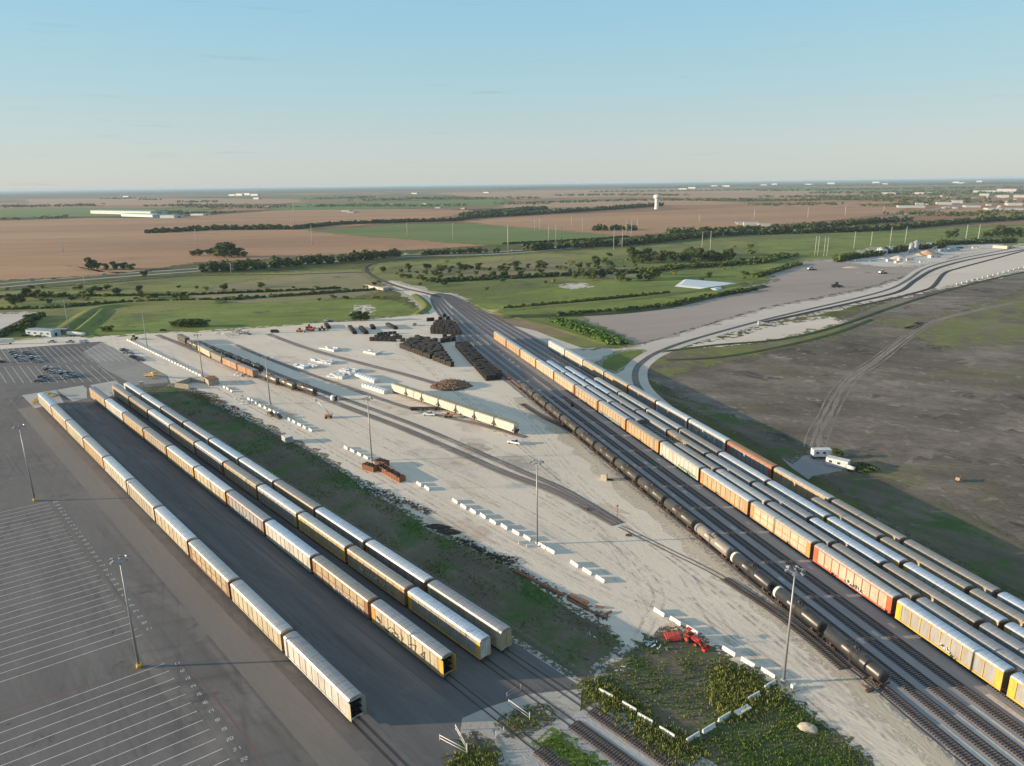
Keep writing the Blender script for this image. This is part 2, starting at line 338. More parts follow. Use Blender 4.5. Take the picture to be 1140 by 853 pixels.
M_pale=gmat('pale_siding_ballast',[(0,(.30,.28,.265)),(.5,(.39,.37,.345)),(1,(.50,.47,.44))],.03,.2,2.5,rot=DL,stretch=3,bump=.4,wb=.3)
M_tie=smat('creosoted_timber',(.032,.026,.022),.9,0,.35,3,(.075,.06,.048))
M_railst=smat('rusty_rail_steel',(.10,.065,.05),.5,.6,.4,2,(.05,.035,.03))
M_paint=smat('worn_white_road_paint',(.62,.61,.58),.8,0,.6,.8,(.25,.24,.23))
M_redpaint=smat('faded_red_road_paint',(.17,.09,.085),.9,0,.8,.25,(.12,.105,.1))
M_patchy=gmat('thin_grass_on_dark_soil',[(0,(.08,.064,.047)),(.5,(.155,.125,.093)),(1,(.26,.215,.16))],.02,.08,.7,rot=R(-25),stretch=2.2,bump=.6,spots=[(.035,.44,.58,(.155,.165,.05)),(.12,.50,.64,(.19,.20,.062))])
FRINGED.add(M_patchy.name)
FRINGED.update(x.name for x in (M_grass,M_lush,M_dry,M_scrub,M_soil,M_lot,M_road,M_green,M_crop,M_crop2,M_dkfield,M_pad,M_gravel,M_yellowgr))
# --- far and middle fields
z=.30
sheet('crop_field',PX([(-250,250),(0,246),(100,243),(190,243),(345,232),(525,234),(505,240),(440,247),(340,256),(400,262),(545,273),(440,279),(300,288),(215,292.5),(185,297),(145,303),(110,303),(78,296),(130,305),(0,312),(-250,330)]),M_crop,.30,.6,seed=2)
sheet('green_field',PX([(350,257),(450,250),(560,249),(610,255),(700,263),(640,268),(548,273),(400,262)]),M_green,.32,.5,seed=3)
sheet('crop_field',PX([(515,246),(600,240),(720,236),(850,229),(1010,231),(1000,237),(900,248),(840,251),(760,258),(700,263),(610,255),(545,250)]),M_crop,.34,.5,seed=4)
sheet('stubble_field',PX([(560,227),(640,225),(740,222),(830,226),(800,228),(620,231),(560,235)]),M_crop2,.36,.8,seed=5)
sheet('stubble_field',PX([(480,215),(600,212.5),(760,210),(960,213.5),(975,219),(860,221),(700,219),(560,222)]),M_crop2,.36,1,seed=6)
sheet('crop_field',PX([(1035,236),(1060,232),(1200,231),(1240,240),(1090,242.5)]),M_crop,.36,.5,seed=7)
sheet('stubble_field',PX([(30,222),(200,221),(330,222),(340,226),(250,229),(120,229),(30,228)]),M_crop2,.36,1,seed=8)
sheet('green_field',PX([(-100,233),(60,232),(240,232.5),(190,240),(100,241),(-100,243)]),M_green,.36,.5,seed=9)
sheet('green_field',PX([(330,226),(560,222),(560,228),(430,233),(300,234)]),M_green,.37,.5,seed=11)
sheet('stubble_field',PX([(840,229),(960,225),(1000,224),(1010,229),(900,232)]),M_crop,.38,.5,seed=10)
# pasture north of the highway/railway
sheet('pasture',PX([(-300,342),(0,324),(200,308),(330,303),(400,300),(420,312),(380,330),(470,345),(500,352),(300,366),(110,376),(0,384),(-300,405)]),M_grass,.01,.6,seed=12)
sheet('pasture',PX([(420,294),(560,285),(700,276),(840,262),(1000,255),(1200,248),(1300,285),(1200,278),(1040,270),(960,278),(860,292),(760,325),(640,352),(560,356),(500,340),(440,320),(412,305)]),M_grass,.01,.5,seed=13)
sheet('dry_pasture',PX([(250,317),(330,307),(395,303),(430,321),(385,333),(300,338),(200,336)]),M_dry,.03,1,seed=14)
sheet('dry_pasture',PX([(560,292),(620,288),(700,300),(740,306),(700,312),(640,306),(540,312),(440,303)]),M_dry,.03,1,seed=15)
sheet('green_meadow',PX([(90,368),(140,352),(200,345),(300,337),(380,333),(440,335),(468,348),(380,357),(300,363),(200,369),(110,374)]),M_lush,.04,.6,seed=16)
sheet('green_meadow',PX([(520,335),(600,322),(700,309),(780,300),(880,290),(1000,262),(1140,254),(1140,262),(1000,276),(900,294),(830,318),(740,340),(690,346),(620,350),(570,354)]),M_lush,.04,.6,seed=17)
sheet('green_meadow',PX([(845,268),(960,262),(1100,252),(1160,252),(1160,262),(1020,268),(960,276),(880,284),(845,280)]),M_lush,.045,.6,seed=18)
# highway and frontage
M_hwy=gmat('pale_highway_asphalt',[(0,(.27,.265,.26)),(.5,(.32,.315,.305)),(1,(.38,.37,.36))],.01,.05,.5)  # light grey lanes, the asphalt's own tone
hw=smooth([P(x,y) for x,y in [(-300,341),(-100,324.5),(0,316),(100,307.5),(240,297.5),(400,286.5),(480,282.5),(560,280),(650,272.5),(740,264),(840,255),(945,247.5),(985,242.5),(1030,235),(1066,227.5),(1100,222)]])
ribbon('highway',hw,10,M_hwy,.06)
hw2=smooth([P(x,y) for x,y in [(-300,346),(-100,329),(0,320),(100,311),(240,300.5),(400,289),(480,285),(560,282.5),(650,275),(740,266.5),(840,257.5),(945,249.5),(988,244.5),(1035,236.5),(1072,228.5),(1108,222.6)]])
ribbon('highway',hw2,9,M_hwy,.06)
# gravel yard
sheet('gravel_yard',PX([(-400,405),(0,382),(60,376),(110,374),(210,368),(300,363),(400,357),(478,350),(470,338),(452,327),(430,316),(436,313),(480,326),(505,330),(545,343),(590,358),(640,382),(700,440),(800,520),(1000,660),(1300,860),(1300,1100),(990,870),(930,818),(878,778),(845,752),(800,728),(757,702),(735,704),(700,726),(690,714),(640,683),(560,628),(480,592),(420,552),(345,503),(280,470),(250,452),(215,438),(186,418),(112,380),(60,384),(0,389),(-400,408)]),M_gravel,.02,.5,seed=20,smin=.6)
sheet('gravel_yard',PX([(-300,400),(60,384),(112,380),(186,418),(215,438),(180,434),(100,395),(0,400),(-300,420)]),M_gravel,.016,0)
# service road to the right
sheet('gravel_road',PX([(545,346),(600,366),(645,386),(690,389),(745,375),(850,344),(960,324),(1010,310),(1045,295),(1075,283),(1200,268),(1200,290),(1140,297),(1100,308),(1000,326),(950,338),(860,356),(760,386),(720,400),(705,430),(715,445),(740,462),(690,430),(640,400)]),M_road,.03,.5,seed=21)
sheet('caliche_pad',PX([(985,322),(1045,306),(1065,296),(1080,285),(1160,270),(1260,262),(1260,280),(1140,296),(1060,317),(1010,327),(960,337),(955,330)]),M_pad,.05,.3,seed=22)
sheet('caliche_pad',PX([(760,388),(800,379),(870,368),(880,371),(856,380),(790,388)]),M_pad,.05,.3,seed=23)
sheet('caliche_pad',PX([(815,379),(850,366),(925,354),(936,362),(900,372),(850,378)]),M_pad,.053,.3,seed=24)
sheet('earth_lot',PX([(630,353),(700,347),(760,340),(835,322),(870,312),(855,303),(890,292),(930,289),(985,288),(1040,293),(1010,306),(960,321),(850,342),(745,373),(700,387),(690,372)]),M_lot,.045,.5,seed=25)
sheet('plant_yard',PX([(930,290),(960,283),(985,276),(1060,270),(1110,272),(1125,277),(1070,283),(1045,293),(985,297)]),M_road,.055,.4,seed=26)
sheet('grassy_verge',PX([(640,353),(688,376),(697,384),(650,388),(615,378),(560,352)]),M_grass,.05,.5,seed=27)
sheet('grassy_verge',PX([(672,402),(690,392),(714,390),(716,394),(700,405),(684,413),(670,409)]),M_lush,.05,.5,seed=28)
# dark tilled field and its green margins
sheet('tilled_field',PX([(722,420),(735,400),(770,392),(860,380),(900,372),(950,352),(1000,333),(1060,317),(1140,299),(1300,275),(2200,420),(1500,900),(1240,735),(1140,660),(1000,585),(920,530),(860,492),(760,440)]),M_dkfield,.024,.5,seed=30)
sheet('grassy_verge',PX([(735,388),(775,388),(855,383),(900,371),(938,362),(930,372),(870,388),(800,404),(740,418),(722,412)]),M_patchy,.06,.7,seed=31)
sheet('grassy_verge',PX([(722,428),(740,440),(790,455),(850,478),(860,492),(905,500),(880,512),(820,480),(760,450),(725,438)]),M_soil,.06,1,seed=32)
sheet('grassy_verge',PX([(915,530),(950,528),(1000,540),(1060,566),(1140,610),(1300,720),(1240,735),(1140,662),(1060,620),(990,580)]),M_soil,.03,1,seed=33)
sheet('grassy_verge',PX([(1020,372),(1060,352),(1100,340),(1160,322),(1240,330),(1200,360),(1100,385),(1040,384)]),M_patchy,.03,2,seed=34)
sheet('grassy_verge',PX([(985,362),(1000,354),(1030,352),(1010,364)]),M_patchy,.03,2,seed=36)
sheet('gravel_apron',PX([(868,508),(900,506),(930,512),(938,524),(905,530),(900,534),(880,520)]),M_ballast,.032,.8,seed=35)
tr=smooth([P(x,y) for x,y in [(905,505),(912,480),(922,460),(935,435),(950,418),(975,402),(1010,375),(1040,358),(1090,345),(1140,335)]])
M_rut=gmat('pale_dusty_ruts',[(0,(.15,.125,.1)),(.5,(.24,.2,.165)),(1,(.34,.29,.24))],.03,.2,1.2)
for s_,w_ in ((-1.5,1.3),(1.2,1.7),(4.5,.7),(-4.2,.6)):
    tt=[(x+s_+.25*math.sin(i*.4+s_),y) for i,(x,y) in enumerate(tr)]; sheet('dirt_track',band(tt,[w_*(1+.35*math.sin(i*1.3+s_)) for i in range(len(tt))]),M_rut,.041+.001*s_,.4,seed=int(s_*10),smin=.5)
# receiving yard ballast
yb=[YR(40,-24),YR(250,-23.5),YR(330,-23.5),YR(400,-24),YR(470,-26),P(505,338),P(480,328),P(490,325),P(520,338),P(560,352),YR(500,28),YR(450,29),YR(40,29)]
sheet('yard_ballast',yb,M_ballast,.045,.5,seed=37)
# loading yard asphalt
asph=PX([(-500,410),(0,389),(60,384.5),(112,380.5),(186,418),(190,427),(180,432)])+[YL(-385,94.5),YL(-81,93.8),YL(-88,84),YL(-91.5,75),YL(-92.5,69.5)]+PX([(470,868),(300,1050),(-100,1200),(-1400,900)])
sheet('parking_lot',asph,M_asph,.05,0)
sheet('loading_lane',[YL(-378,56.7),YL(-80,56.7),YL(-80,57),YL(-92,70),YL(-91,75),YL(-88,84),YL(-82,93.4),YL(-378,93.4)],M_lane,.056)
sheet('concrete_apron',Z(0,360,6.33,[(153,508),(395,470),(450,560),(245,600)]),M_conc,.062)
sheet('concrete_apron',Z(0,360,6.33,[(400,470),(585,438),(612,462),(612,530),(512,552)]),M_conc,.062)
sheet('concrete_apron',Z(0,360,6.33,[(632,437),(810,405),(880,450),(880,480),(760,520)]),M_conc,.062)
sheet('asphalt_kerb_strip',[YL(-378,93.4),YL(-80,93.4),YL(-80,95.2),YL(-378,95.2)],M_conc,.06)
sheet('lighter_asphalt_strip',[YL(-395,44),YL(-92,44),YL(-92,50.5),YL(-395,50.5)],gmat('pale_worn_asphalt',[(0,(.14,.128,.116)),(.5,(.19,.172,.155)),(1,(.25,.225,.2))],.02,.1,1.4,rot=DL,stretch=6,bump=.04),.054)
gp=PX([(186,418),(215,427),(225,437),(186,437),(176,433),(172,428)])
M_crossing=gmat('grey_crossing_gravel',[(0,(.30,.27,.235)),(.4,(.39,.355,.31)),(.7,(.46,.42,.365)),(1,(.55,.50,.43))],.03,.15,1.6,rot=R(30),stretch=2,bump=.3,spots=[(.1,.58,.72,(.17,.155,.115)),(.3,.62,.74,(.15,.16,.08))])
# green strip between loading yard and gravel yard
strip=[YL(-384,95.2),YL(-81,95.2)]+PX([(656,744),(690,716),(672,700),(640,683),(560,628),(480,592),(420,552),(345,503),(280,470),(250,455),(226,440),(190,430)])
sheet('grass_strip',strip,M_soil,.064,.4,seed=40,smin=.5)
sheet('dirt_crossing',PX([(590,715),(630,730),(655,741),(690,714),(703,722),(738,702),(752,706),(700,728),(672,754),(648,768),(640,850),(560,900),(330,980),(430,850),(540,770)]),M_crossing,.035,.5,seed=41)

# weedy triangle
sheet('weedy_plot',PX([(648,764),(668,752),(700,727),(735,704),(757,702),(800,728),(845,752),(878,778),(930,818),(990,870),(1060,960),(760,900),(700,820)]),M_soil,.04,1.6,seed=44,stepf=.006,smin=.4)
# lower sidings bed
sheet('siding_ballast',[YL(-79,66),YL(-77,94),YL(-40,96),YL(20,98),YL(20,60),YL(-60,64)],M_pale,.05,.4,seed=45)
sheet('siding_grass',[YL(-77,76.4),YL(-77,80.4),YL(20,81.6),YL(20,78.0)],M_lush,.058,.3,seed=46)
# yellowish verge by the tank cars
vb=[YR(y,-25.2+.5*math.sin(y*.1)+.3*math.sin(y*.37)) for y in range(56,330,4)]
sheet('yellow_gravel_verge',band(vb,[2.0+.7*math.sin(i*1.7)+.5*math.sin(i*.53) for i in range(len(vb))]),M_yellowgr,.053,.5,seed=77,smin=.5)
sheet('weedy_gravel',PX([(478,846),(500,829),(530,821),(548,834),(558,853),(520,880),(460,880)]),M_soil,.047,.6,seed=91)
sheet('weedy_gravel',PX([(556,805),(585,792),(606,790),(612,800),(588,812),(566,816)]),M_soil,.047,.6,seed=92)
# bright strips between the yard tracks at the near end
for o1 in (-18.4,-13.4,-8.4,-2.4):
    pts=[YR(y,o1) for y in (60,80,100,110,112+ (o1+18)*.5)]
    ribbon('pale_gravel_strip',pts,1.3,M_road,.068)
# painted stall lines, near lot
def line(mb,a_,b_,w=.17,z=.058):
    a_=Vector(a_);b_=Vector(b_); t=(b_-a_).normalized(); n=Vector((-t.y,t.x))*w/2
    q=[a_-n,b_-n,b_+n,a_+n]; mb.add([(v.x,v.y,z) for v in q],[(0,1,2,3)])
mb=MB(); nb=MB()
dA=Vector(P(183,739))-Vector(P(0,805)); dA.normalize()
e0=Vector(P(183,739)); e1=Vector(P(240+15.8,633+212)); nn=12
SEG={'0':'abcdef','1':'bc','2':'abged','3':'abgcd','4':'fgbc','5':'afgcd','6':'afgedc','7':'abc','8':'abcdefg','9':'abcdfg'}
def digits(nb,c,n):
    ux_=dA; uy_=Vector((-dA.y,dA.x)); w,h=.42,.8
    for k,ch in enumerate('%02d'%n):
        o=c+ux_*((k-.5)*.68); q={'a':((0,h),(w,h)),'b':((w,h),(w,h/2)),'c':((w,h/2),(w,0)),'d':((0,0),(w,0)),'e':((0,0),(0,h/2)),'f':((0,h/2),(0,h)),'g':((0,h/2),(w,h/2))}
        for s_ in SEG[ch]:
            a_,b_=q[s_]; line(nb,o+ux_*(a_[0]-w/2)+uy_*(a_[1]-h/2),o+ux_*(b_[0]-w/2)+uy_*(b_[1]-h/2),.11)
for i in range(-0,22):
    e=e0.lerp(e1,i/11.0); line(mb,e,e-dA*75)
    c=e+dA*1.9; 
    if i<20: digits(nb,c.lerp(e0.lerp(e1,(i+1)/11)+dA*1.9,.5),i+11)
f0=Vector(P(158,707)); f1=Vector(P(53,559)); 
nA=int(round((f1-f0).length/((e1-e0).length/11)))
for i in range(nA+1):
    e=f0.lerp(f1,i/nA); line(mb,e,e-dA*75)
    c=e+dA*1.9
    if i<nA:
        digits(nb,c.lerp(f0.lerp(f1,(i+1)/nA)+dA*1.9,.5),i+31)
tag(mb.build('stall_marking_lines',M_paint),kind='structure')
tag(nb.build('stall_number_markings',M_paint),kind='structure')
mb=MB()
line(mb,P(135,752),P(192,731),.35); line(mb,P(0,793),P(110,760),.3); line(mb,P(205,738),P(250,790),.3); line(mb,P(250,790),P(300,860),.35)
tag(mb.build('red_fire_lane_lines',M_redpaint),kind='structure')
# far lot lines
mb=MB()
u0=Vector(Z(0,360,6.33,[(480,165)])[0]); u1=Vector(Z(0,360,6.33,[(690,345)])[0]); du=(u1-u0).normalized(); dn=Vector((-du.y,du.x))
for i in range(-28,19):
    b0=u0+Vector((1,0))*(i*4.1)
    line(mb,b0,b0+du*58,.2)
for i in range(-28,2):
    b0=u0+Vector((1,0))*(i*4.6)+du*68
    line(mb,b0,b0+du*50,.2)
tag(mb.build('stall_marking_lines',M_paint),kind='structure')
sheet('fresh_asphalt',Z(0,360,6.33,[(210,185),(700,138),(785,188),(340,250)]),M_lane,.054)
sheet('weathered_pavement',PX([(113,381),(186,418.5),(187,426),(150,429),(118,412),(92,392)]),gmat('weathered_pale_pavement',[(0,(.20,.19,.175)),(.5,(.27,.255,.235)),(1,(.34,.32,.29))],.04,.2,1.4),.0555)
ribbon('throat_service_road',smooth([P(x,y) for x,y in [(497,326.5),(516,338),(545,350.5),(572,361),(602,374),(640,388)]],5),9,M_road,.056)
sheet('dry_verge',PX([(506,334),(522,342),(560,352),(602,361),(650,378),(606,371),(556,359.5),(516,347)]),gmat('reddish_dry_verge',[(0,(.13,.10,.055)),(.5,(.24,.165,.095)),(1,(.34,.24,.15))],.03,.2,1.),.058,.8,seed=71)
# tyre ruts over the gravel yard
M_rutl=wornmat('pale_tyre_rut',(.82,.73,.60)); M_rutd=wornmat('dark_tyre_rut',(.36,.32,.275),.42,.8,.6); M_patch=wornmat('damp_gravel_patch',(.45,.41,.36),.40,.85,.5,.07); M_patchp=wornmat('pinkish_gravel_patch',(.66,.50,.37),.42,.8,.7,.07)
RUTS=[([(205,385),(300,430),(400,478),(480,520),(560,560),(640,605),(720,660),(800,715),(880,775),(960,850)],0),([(230,420),(300,455),(370,490),(440,530),(520,575),(600,620),(680,660),(750,690),(840,735)],1),([(420,365),(500,430),(560,480),(620,530),(680,575),(760,630),(850,700),(930,765),(1010,840)],0),([(300,380),(380,395),(470,405),(520,440),(560,470),(620,520)],1),
([(560,440),(600,480),(650,540),(720,600),(800,660),(880,725),(960,800)],1),([(700,725),(720,690),(730,660),(700,620),(650,580),(560,530)],0),([(760,640),(800,700),(850,740),(920,790)],0),([(440,480),(540,500),(600,520),(640,560),(690,620),(720,690)],1),([(120,378),(250,372),(400,362),(470,352)],0),([(130,382),(250,377),(400,367),(480,356)],1),([(190,400),(240,430),(330,480),(420,530),(520,590),(600,640)],0),([(600,560),(700,620),(780,680),(860,740),(950,820),(1000,860)],1)]
for k,(pp,c_) in enumerate(RUTS):
    q=smooth(PX(pp),6)
    for j,of in enumerate((-1.0,1.0,-2.6+k%3,2.9-k%4)):
        bb=band(q,abs(of)*2); n=len(q); line_=bb[:n] if of<0 else bb[n:][::-1]
        ribbon('tyre_rut',line_,.55 if j<2 else .8,(M_rutl,M_rutd)[(c_+j//2)%2],.0245+.0008*k+.0002*j)
M_palesoil=wornmat('pale_dry_soil_patch',(.46,.39,.31),.44,.74,.7,.035)
for k,(x,y,a1,b1) in enumerate([(1060,450,60,14),(1100,500,50,12),(1020,500,40,10),(1110,400,40,12),(1000,430,30,7),(880,430,40,8),(1130,470,40,10),(960,470,26,6),(850,400,30,5),(1050,545,40,7)]):
    sheet('pale_soil_patch',PX([(x+a1*cos(2*pi*i/30)*(1+.2*sin(3*i+k)),y+b1*sin(2*pi*i/30)*(1+.25*cos(2*i+k))) for i in range(30)]),M_palesoil,.034+.0006*k)
rnd=random.Random(33)
for k in range(26):
    s_=rnd.uniform(-420,-30); n_=rnd.uniform(118,185); a0_=rnd.uniform(0,6); ll=rnd.uniform(6,26); ww=rnd.uniform(2,7)
    pts_=[YL(s_+ll*cos(2*pi*i/22)*(1+.25*sin(3*i+a0_)),n_+ww*sin(2*pi*i/22)*(1+.3*cos(2*i+a0_))) for i in range(22)]
    sheet('gravel_stain',pts_,(M_patch,M_patchp)[k%2],.036+.0004*k)
# flush rails in the loading yard paving
def off_line(fn,s0,s1,o,step_=40):
    n=max(2,int(abs(s1-s0)/step_)); return [fn(s0+(s1-s0)*i/n,o) for i in range(n+1)]
# ---------------------------------------------------------------- railway tracks
def track(pts,label,ties=True,z=.05,bed=None,group='yard tracks',tie_pts=None,bedw=3.4,rw=None):
    t=thing('railway_track',(pts[0][0],pts[0][1],0),0,label,'railway track',group)
    ox,oy=pts[0]
    n=len(pts); zz=z+(.16 if ties else (.10 if rw else 0.0))
    mb={-1:MB(),1:MB()}
    for s_ in (-1,1):
        q=band(pts,1.435+.07); side=q[:n] if s_<0 else q[n:][::-1]
        for i in range(n-1):
            a_=Vector(side[i]);b_=Vector(side[i+1]); l=(b_-a_).length
            if l<.01: continue
            c=(a_+b_)/2; mb[s_].box((c.x-ox,c.y-oy,zz+.06),(l+.02,rw or (.09 if ties else .26),.15 if ties else .03),math.atan2((b_-a_).y,(b_-a_).x))
        mb[s_].build('rail',M_railst,t)
    if bed:
        p=[(x-ox,y-oy) for x,y in pts]; q=band(p,bedw); qi=band(p,bedw-1.0)
        mm=MB(); vs=[(x,y,z) for x,y in q[:n]]+[(x,y,z+.13) for x,y in qi[:n]]+[(x,y,z+.13) for x,y in qi[n:][::-1]]+[(x,y,z) for x,y in q[n:][::-1]]
        fs=[(k*n+i,(k+1)*n+i,(k+1)*n+i+1,k*n+i+1) for k in range(3) for i in range(n-1)]
        mm.add(vs,fs); ob=mm.build('ballast_bed',bed,t)
        if ob.data.polygons[0].normal.z<0: ob.data.flip_normals()
    if ties:
        mt=MB(); acc=0; 
        for i in range(n-1):
            a_=Vector(pts[i]);b_=Vector(pts[i+1]); l=(b_-a_).length; t_=(b_-a_).normalized(); an=math.atan2(t_.y,t_.x)
            s=acc
            while s<l:
                p=a_+t_*s
                if p.length<330: mt.box((p.x-ox,p.y-oy,z+.10),(.24,2.6,.12),an+random.uniform(-.02,.02))
                s+=.56
            acc=s-l
        if mt.v: tag(mt.build('sleepers',M_tie,t),kind='stuff')
    return t
def yr_track(o,y0,y1): return [YR(y0+(y1-y0)*i/14,o) for i in range(15)]
throat=P(492,330)
names={-20.6:'under the tank cars',-15.6:'first empty one right of the tank cars',-10.8:'second empty one right of the tank cars',-5.6:'empty one beside the tall autorack row',1.3:'under the tall sunlit autorack row',
 5.6:'under the first row behind the tall sunlit one',10.4:'under the second row behind the tall sunlit one',15.6:'under the bright silver roofed row',20.4:'under the short row near the far edge',25.2:'under the row beside the tilled field'}
for o,nm in names.items():
    y1=440 if o<22 else 455
    pts=yr_track(o,45,y1)
    end=Vector(P(484+(o+20)*.35,327+abs(o)*.05)); a_=Vector(pts[-1]); dd=Vector(YR(y1+1,o))-a_
    for k in range(1,9):
        t=k/8; q=a_+dd*((end.y-a_.y)*t)
        q=q.lerp(Vector((end.x,end.y)),t*t*(3-2*t)*.98 if t<1 else 1); pts.append((q.x,q.y))
    track(pts,'receiving yard track '+nm,bed=M_yardbed,bedw=3.0)
main=smooth([P(x,y) for x,y in [(490,331),(470,325.5),(450,321),(432,315),(417,308.5),(408,302),(410,296),(430,291),(480,287.5),(560,284)]],5)
track(main,'main line curving away past the culvert wall',bed=M_dkballast,group='outer tracks',bedw=5)
track([P(x,y) for x,y in [(408,303),(330,305.5),(250,306.5),(200,308),(100,316.5),(0,324),(-250,345)]],'main line running beside the highway',bed=M_dkballast,group='outer tracks',bedw=6)
cv=smooth([P(x,y) for x,y in [(735,455),(716,438),(708,425),(708,412),(716,402),(735,391),(775,377),(860,354),(950,333),(990,322),(1010,312),(1030,299),(1060,290),(1100,282),(1130,276)]],6)
cvo=cv
ribbon('rail_loop_bed',cv,13,M_road,.07)
track(cv,'curved loop track swinging off round the tilled field',bed=M_dusty,z=.075,group='outer tracks',bedw=3.6)
cv2=smooth([P(x,y) for x,y in [(850,359),(950,337),(1000,325),(1018,313),(1038,301),(1065,292.5),(1100,285),(1140,278)]],6)
track(cv2,'second loop track on the beige pad',bed=M_dkballast,z=.075,group='outer tracks',bedw=5)
cv3=smooth([P(x,y) for x,y in [(955,341),(1000,331),(1030,323),(1040,318),(1052,304),(1070,298),(1100,290),(1145,278)]],6)
track(cv3,'outermost loop track at the edge of the beige pad',bed=M_dkballast,z=.075,group='outer tracks',bedw=4.5)
U1=smooth([P(x,y) for x,y in [(175,373),(205,385),(245,402),(290,421),(340,436.5),(400,459),(450,478),(510,504),(560,526),(620,549),(686,584)]],5)
track(U1,'storage track under the mixed tank and box wagons',bed=M_dusty,group='gravel yard tracks',bedw=4.0,ties=False,rw=.1,z=.06)
U1b=smooth([P(x,y) for x,y in [(200,377),(250,398),(300,418),(345,436),(400,456),(450,474.5),(510,500),(560,521),(622,546),(690,582)]],5)
U1b=smooth([P(x,y) for x,y in [(220,380),(270,400),(312,418),(362,437),(420,458),(470,477),(530,503),(580,525),(630,547),(690,583)]],5)
track(U1b,'storage track behind the mixed wagons',bed=M_dusty,group='gravel yard tracks',bedw=3.2,ties=False,rw=.1,z=.072)
track(smooth([P(x,y) for x,y in [(690,586),(740,611),(800,641),(860,680),(920,722),(975,765),(1030,812),(1100,870)]],5),'half buried track joining the tank car line',ties=False,z=.03,group='gravel yard tracks')
track(smooth([P(x,y) for x,y in [(807,645),(860,680),(905,715),(940,745)]],5),'dark siding left of the tank cars',bed=M_dusty,z=.05,group='gravel yard tracks',bedw=3)
U2=smooth([P(x,y) for x,y in [(262,384),(300,400),(345,417),(400,436),(440,450),(480,461),(530,472),(585,487)]],5)
track(U2,'storage track under the cream hopper wagons',bed=M_dusty,group='gravel yard tracks',bedw=3.2,ties=False,rw=.1,z=.072)
U3=smooth([P(x,y) for x,y in [(298,372),(345,389),(400,404),(450,417),(495,430)]],5)
track(U3,'storage track ending at the scrap heap',bed=M_dusty,group='gravel yard tracks',bedw=4.4,ties=False,rw=.1,z=.06)
track(smooth([P(x,y) for x,y in [(581,450),(600,462),(640,482),(665,500),(690,520)]],5),'short spur leading into the tank car line',bed=M_dusty,group='gravel yard tracks',bedw=3.5)
for o,n_ in ((54.6,'striped lot side'),(75.2,'middle of the loading lanes'),(84.4,'inner loading lane'),(89.8,'grass strip side')):
    track([YL(-395,o),YL(-250,o),YL(-84,o)],'flush rails in the asphalt on the '+n_,ties=False,z=.052,group='loading tracks')
    if o>60 :
        track([YL(-84,o),YL(-76,o)],'flush rails crossing the dirt road, '+n_,ties=False,z=.055,group='loading tracks')
        track([YL(-76,o),YL(-40,o),YL(20,o)],'open siding with wooden sleepers, '+n_,z=.05,bed=M_brballast,group='sidings at the near edge')
track([YL(-66,68.5),YL(-40,68.5),YL(20,68.5)],'open siding with wooden sleepers at the picture corner',z=.05,bed=M_brballast,group='sidings at the near edge')
# ================================================================ ROLLING STOCK
def panel_mat(name,lines=True):
    m,nt,b=nmat(name); tc=N(nt,'ShaderNodeTexCoord'); oi=N(nt,'ShaderNodeObjectInfo')
    sx=N(nt,'ShaderNodeSeparateXYZ'); L(nt,tc.outputs['Object'],sx.inputs[0])
    mu=N(nt,'ShaderNodeMath',operation='MULTIPLY'); L(nt,oi.outputs['Random'],mu.inputs[0]); mu.inputs[1].default_value=213
    ad=N(nt,'ShaderNodeVectorMath',operation='ADD'); L(nt,tc.outputs['Object'],ad.inputs[0]); L(nt,mu.outputs[0],ad.inputs[1])
    mp=N(nt,'ShaderNodeMapping'); mp.inputs['Scale'].default_value=(1,1,.22); L(nt,ad.outputs[0],mp.inputs[0])
    n=noise(nt,mp.outputs[0],.9,5,.7,.3); n2=noise(nt,ad.outputs[0],.35,4,.6)
    col=oi.outputs['Color']
    wn_=N(nt,'ShaderNodeTexWhiteNoise',noise_dimensions='1D'); fl=N(nt,'ShaderNodeMath',operation='DIVIDE'); L(nt,sx.outputs[0],fl.inputs[0]); fl.inputs[1].default_value=2.7
    f2=N(nt,'ShaderNodeMath',operation='ADD'); L(nt,fl.outputs[0],f2.inputs[0]); L(nt,mu.outputs[0],f2.inputs[1]); f3=N(nt,'ShaderNodeMath',operation='FLOOR'); L(nt,f2.outputs[0],f3.inputs[0]); L(nt,f3.outputs[0],wn_.inputs['W'])
    col=mixc(nt,step_mul(nt,wn_.outputs['Value'],.35,1.0,.32),col,(.24,.21,.17))
    col=mixc(nt,step_mul(nt,n,.46,.70,.55),col,(.19,.12,.065)); col=mixc(nt,step_mul(nt,n2,.45,.7,.30),col,(.30,.26,.2))
    if lines:   # rolled grooves and perforation rows of the side sheets
        for ax,per,dk,wd in ((2,.46,.38,.16),(0,1.36,.30,.07)):
            a_=N(nt,'ShaderNodeMath',operation='PINGPONG'); L(nt,sx.outputs[ax],a_.inputs[0]); a_.inputs[1].default_value=per/2
            l_=N(nt,'ShaderNodeMath',operation='LESS_THAN'); L(nt,a_.outputs[0],l_.inputs[0]); l_.inputs[1].default_value=per/2*wd
            q=N(nt,'ShaderNodeMath',operation='MULTIPLY'); L(nt,l_.outputs[0],q.inputs[0]); q.inputs[1].default_value=dk
            col=mixc(nt,q.outputs[0],col,(.12,.11,.10))
    L(nt,col,b.inputs['Base Color']); b.inputs['Roughness'].default_value=.6; b.inputs['Metallic'].default_value=.0
    return m
